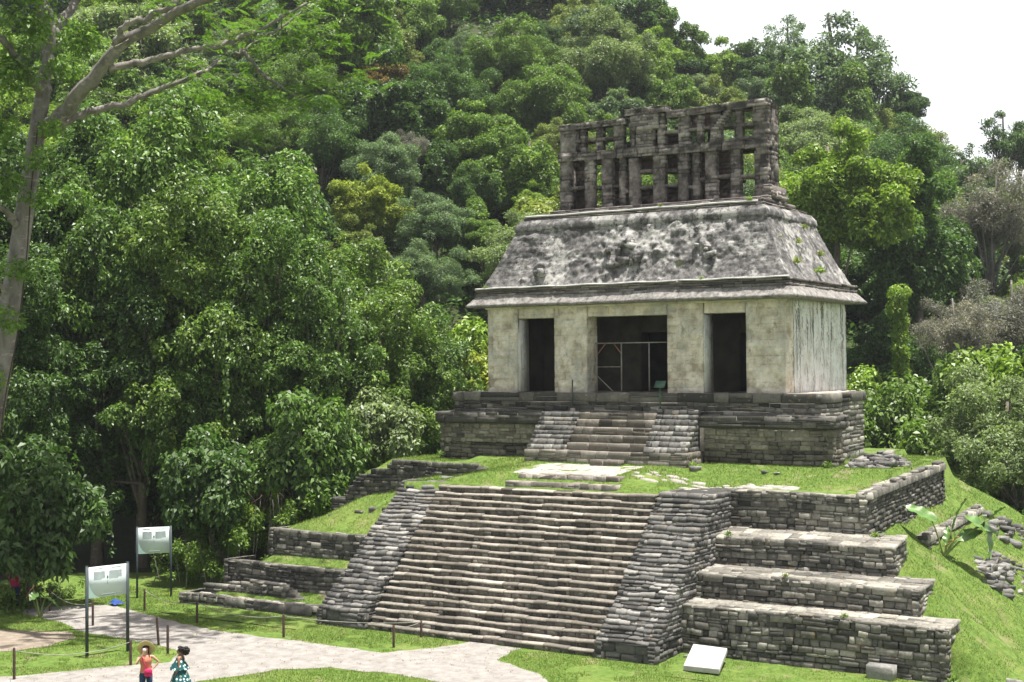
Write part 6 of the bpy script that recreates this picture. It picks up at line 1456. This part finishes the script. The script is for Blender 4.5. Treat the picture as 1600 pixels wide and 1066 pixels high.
WLAB = ['yellowing weed tuft low on the right roof slope', 'yellowing weed tuft at mid height on the right roof slope', 'bright weed tuft near the eave of the right roof slope', 'olive weed tuft high on the right roof slope', 'yellowing weed tuft farther back on the right roof slope', 'small olive weed at the front corner of the right roof slope', 'weed at the right end of the roof cornice', 'tiny weed on the cornice below the roof comb', 'small weed on the eave ledge at the left corner', 'small weed on the eave ledge right of the middle doorway',
        'weed growing on the top of the roof comb at left', 'weed growing on the top of the roof comb at right', 'weed on the third ledge beside the right balustrade', 'weed on the second ledge of the right terraces', 'weed on the lowest ledge of the right terraces', 'weed at the foot of the temple stair by the white boulder', 'weed at the right corner of the temple base', 'weed at the left corner of the temple base', 'weed at the outer corner of the top terrace wall', 'weed at the outer corner of the lowest terrace wall']
wb = None
for (loc, sc_, c_), lab_ in zip(WEEDS, WLAB):
    if wb is None:
        mb = MB(); rw = np.random.default_rng(61); m = 90; th = rw.uniform(0, 6.283, m); el_ = rw.uniform(.25, 1.4, m); rr = rw.uniform(.08, .30, m); D3 = np.stack([np.cos(th) * np.cos(el_), np.sin(th) * np.cos(el_), np.sin(el_)], -1)
        leafset(mb, D3 * rr[:, None], rw.normal(size=(m, 3)) + [0, 0, .8], D3 + .3 * rw.normal(size=(m, 3)), rw.uniform(.08, .20, m), .34, np.clip(rw.normal(.5, .25, m), 0, 1)); wb = o = mb.build('weed', M['leaf'])
    else: o = wb.copy(); COL.objects.link(o)
    o.location = loc; o.scale = (sc_, sc_, sc_); o.rotation_euler = (0, 0, loc[0] * 3); o.color = (*G[c_], 1); tag(o, lab_, 'weed', 'weeds rooted in the masonry')
# fallen leaves on lawn, path and ledges
M['litter'] = flat('fallen_leaf', (.20, .13, .06), .85, .4, 40)
rl_ = np.random.default_rng(63); n = 5200; xy = np.column_stack([rl_.uniform(-20, 17, n), rl_.uniform(-25, -3, n)]); z = np.maximum(mound_z(xy[:, 0], xy[:, 1]), .012) + .02
k = ~((np.abs(xy[:, 0]) < 7) & (xy[:, 1] > -11.3) & (xy[:, 1] < -6)) & ~((xy[:, 0] > 6.5) & (xy[:, 0] < 15.3) & (xy[:, 1] > -9.4) & (xy[:, 1] < -5.2)) & (fbm(np.column_stack([xy * .35, 0 * z]), 71, 3) > -.12)
xy, z = xy[k], z[k]; mb = MB(); leafset(mb, np.column_stack([xy, z]), np.array([0, 0, 1.]) + .3 * rl_.normal(size=(len(z), 3)), rl_.normal(size=(len(z), 3)), rl_.uniform(.03, .085, len(z)), .55, .5 + 0 * z)
tag(mb.build('fallen_leaves', M['litter']), 'dry fallen leaves scattered over lawn and path', 'leaf litter', kind='stuff')

# ------------------------------------------------------------------ grass blades
def inpoly(P, poly):
    x, y = P[:, 0], P[:, 1]; c = np.zeros(len(P), bool); j = len(poly) - 1
    for i in range(len(poly)):
        xi, yi = poly[i]; xj, yj = poly[j]
        hit = ((yi > y) != (yj > y)) & (x < (xj - xi) * (y - yi) / (yj - yi + 1e-12) + xi); c ^= hit; j = i
    return c
rg = np.random.default_rng(88)
def blades(mb, xy, z, h, w_, tint, per=1):
    n = len(xy); a = rg.uniform(0, 6.283, n); d = np.stack([np.cos(a), np.sin(a)], -1); lean = rg.normal(0, .45, (n, 2)) * h[:, None]
    b0 = np.column_stack([xy - d * w_[:, None], z - .01]); b1 = np.column_stack([xy + d * w_[:, None], z - .01]); tp_ = np.column_stack([xy + lean, z + h])
    V = np.stack([b0, b1, tp_], 1).reshape(-1, 3); mb.add(V, None, np.arange(n)[:, None] * 3 + np.array([[0, 1, 2]]), tint=np.repeat(tint, 3))
mb = MB()
n = 420000; xy = np.column_stack([rg.uniform(-18, 20, n), rg.uniform(-12.0, 9, n)]); z = mound_z(xy[:, 0], xy[:, 1])
k = (z > .06) & ~((np.abs(xy[:, 0]) < 6.8) & (xy[:, 1] < -6.1)) & ~((np.abs(xy[:, 0]) < 8.3) & (xy[:, 1] > -.6)) & ~((xy[:, 0] > 6.6) & (xy[:, 0] < 14.9) & (xy[:, 1] < -3.6) & (xy[:, 0] < 11.2 + (-3.6 - xy[:, 1]) * .72)) & ~((xy[:, 0] > -2.6) & (xy[:, 0] < 2.1) & (xy[:, 1] < -2.6) & (xy[:, 1] > -5.2)) & (xy[:, 1] < 9)
k &= fbm(np.column_stack([xy * .9, 0 * z]), 41, 3) > -.33
xy, z = xy[k], z[k]; n = len(xy); pt = fbm(np.column_stack([xy * .6, 0 * z]), 5, 3); blades(mb, xy, z, np.clip(rg.gamma(3, .015, n), .015, .16), rg.uniform(.006, .013, n), np.clip(.5 + .5 * pt + rg.normal(0, .2, n), 0, 1))
n = 400000; xy = np.column_stack([rg.uniform(-20, 18, n), rg.uniform(-25, -8.5, n)]); s_, d_ = sd(xy[:, 0], xy[:, 1]); k = (np.abs(s_ / d_) < .40) & (mound_z(xy[:, 0], xy[:, 1]) < .03) & ~((np.abs(xy[:, 0]) < 6.9) & (xy[:, 1] > -11.2)) & ~((xy[:, 0] > 6) & (xy[:, 0] < 15.1) & (xy[:, 1] > -9.4))
xy = xy[k]; k = ~inpoly(xy + rg.normal(0, .07, xy.shape), PATHP[::3]) & ~inpoly(xy + rg.normal(0, .15, xy.shape), DIRTP[::3]); xy = xy[k]
k = fbm(np.column_stack([xy * .8, 0 * xy[:, :1]]), 43, 3) > -.30; xy = xy[k]; n = len(xy); pt = fbm(np.column_stack([xy * .5, 0 * xy[:, :1]]), 6, 3)
blades(mb, xy, np.zeros(n), np.clip(rg.gamma(3, .014, n), .015, .12), rg.uniform(.006, .013, n), np.clip(.5 + .5 * pt + rg.normal(0, .2, n), 0, 1))
tag(mb.build('grass', M['blade']), 'short green grass over the lawn and the mound', 'grass', kind='stuff')
#==END==
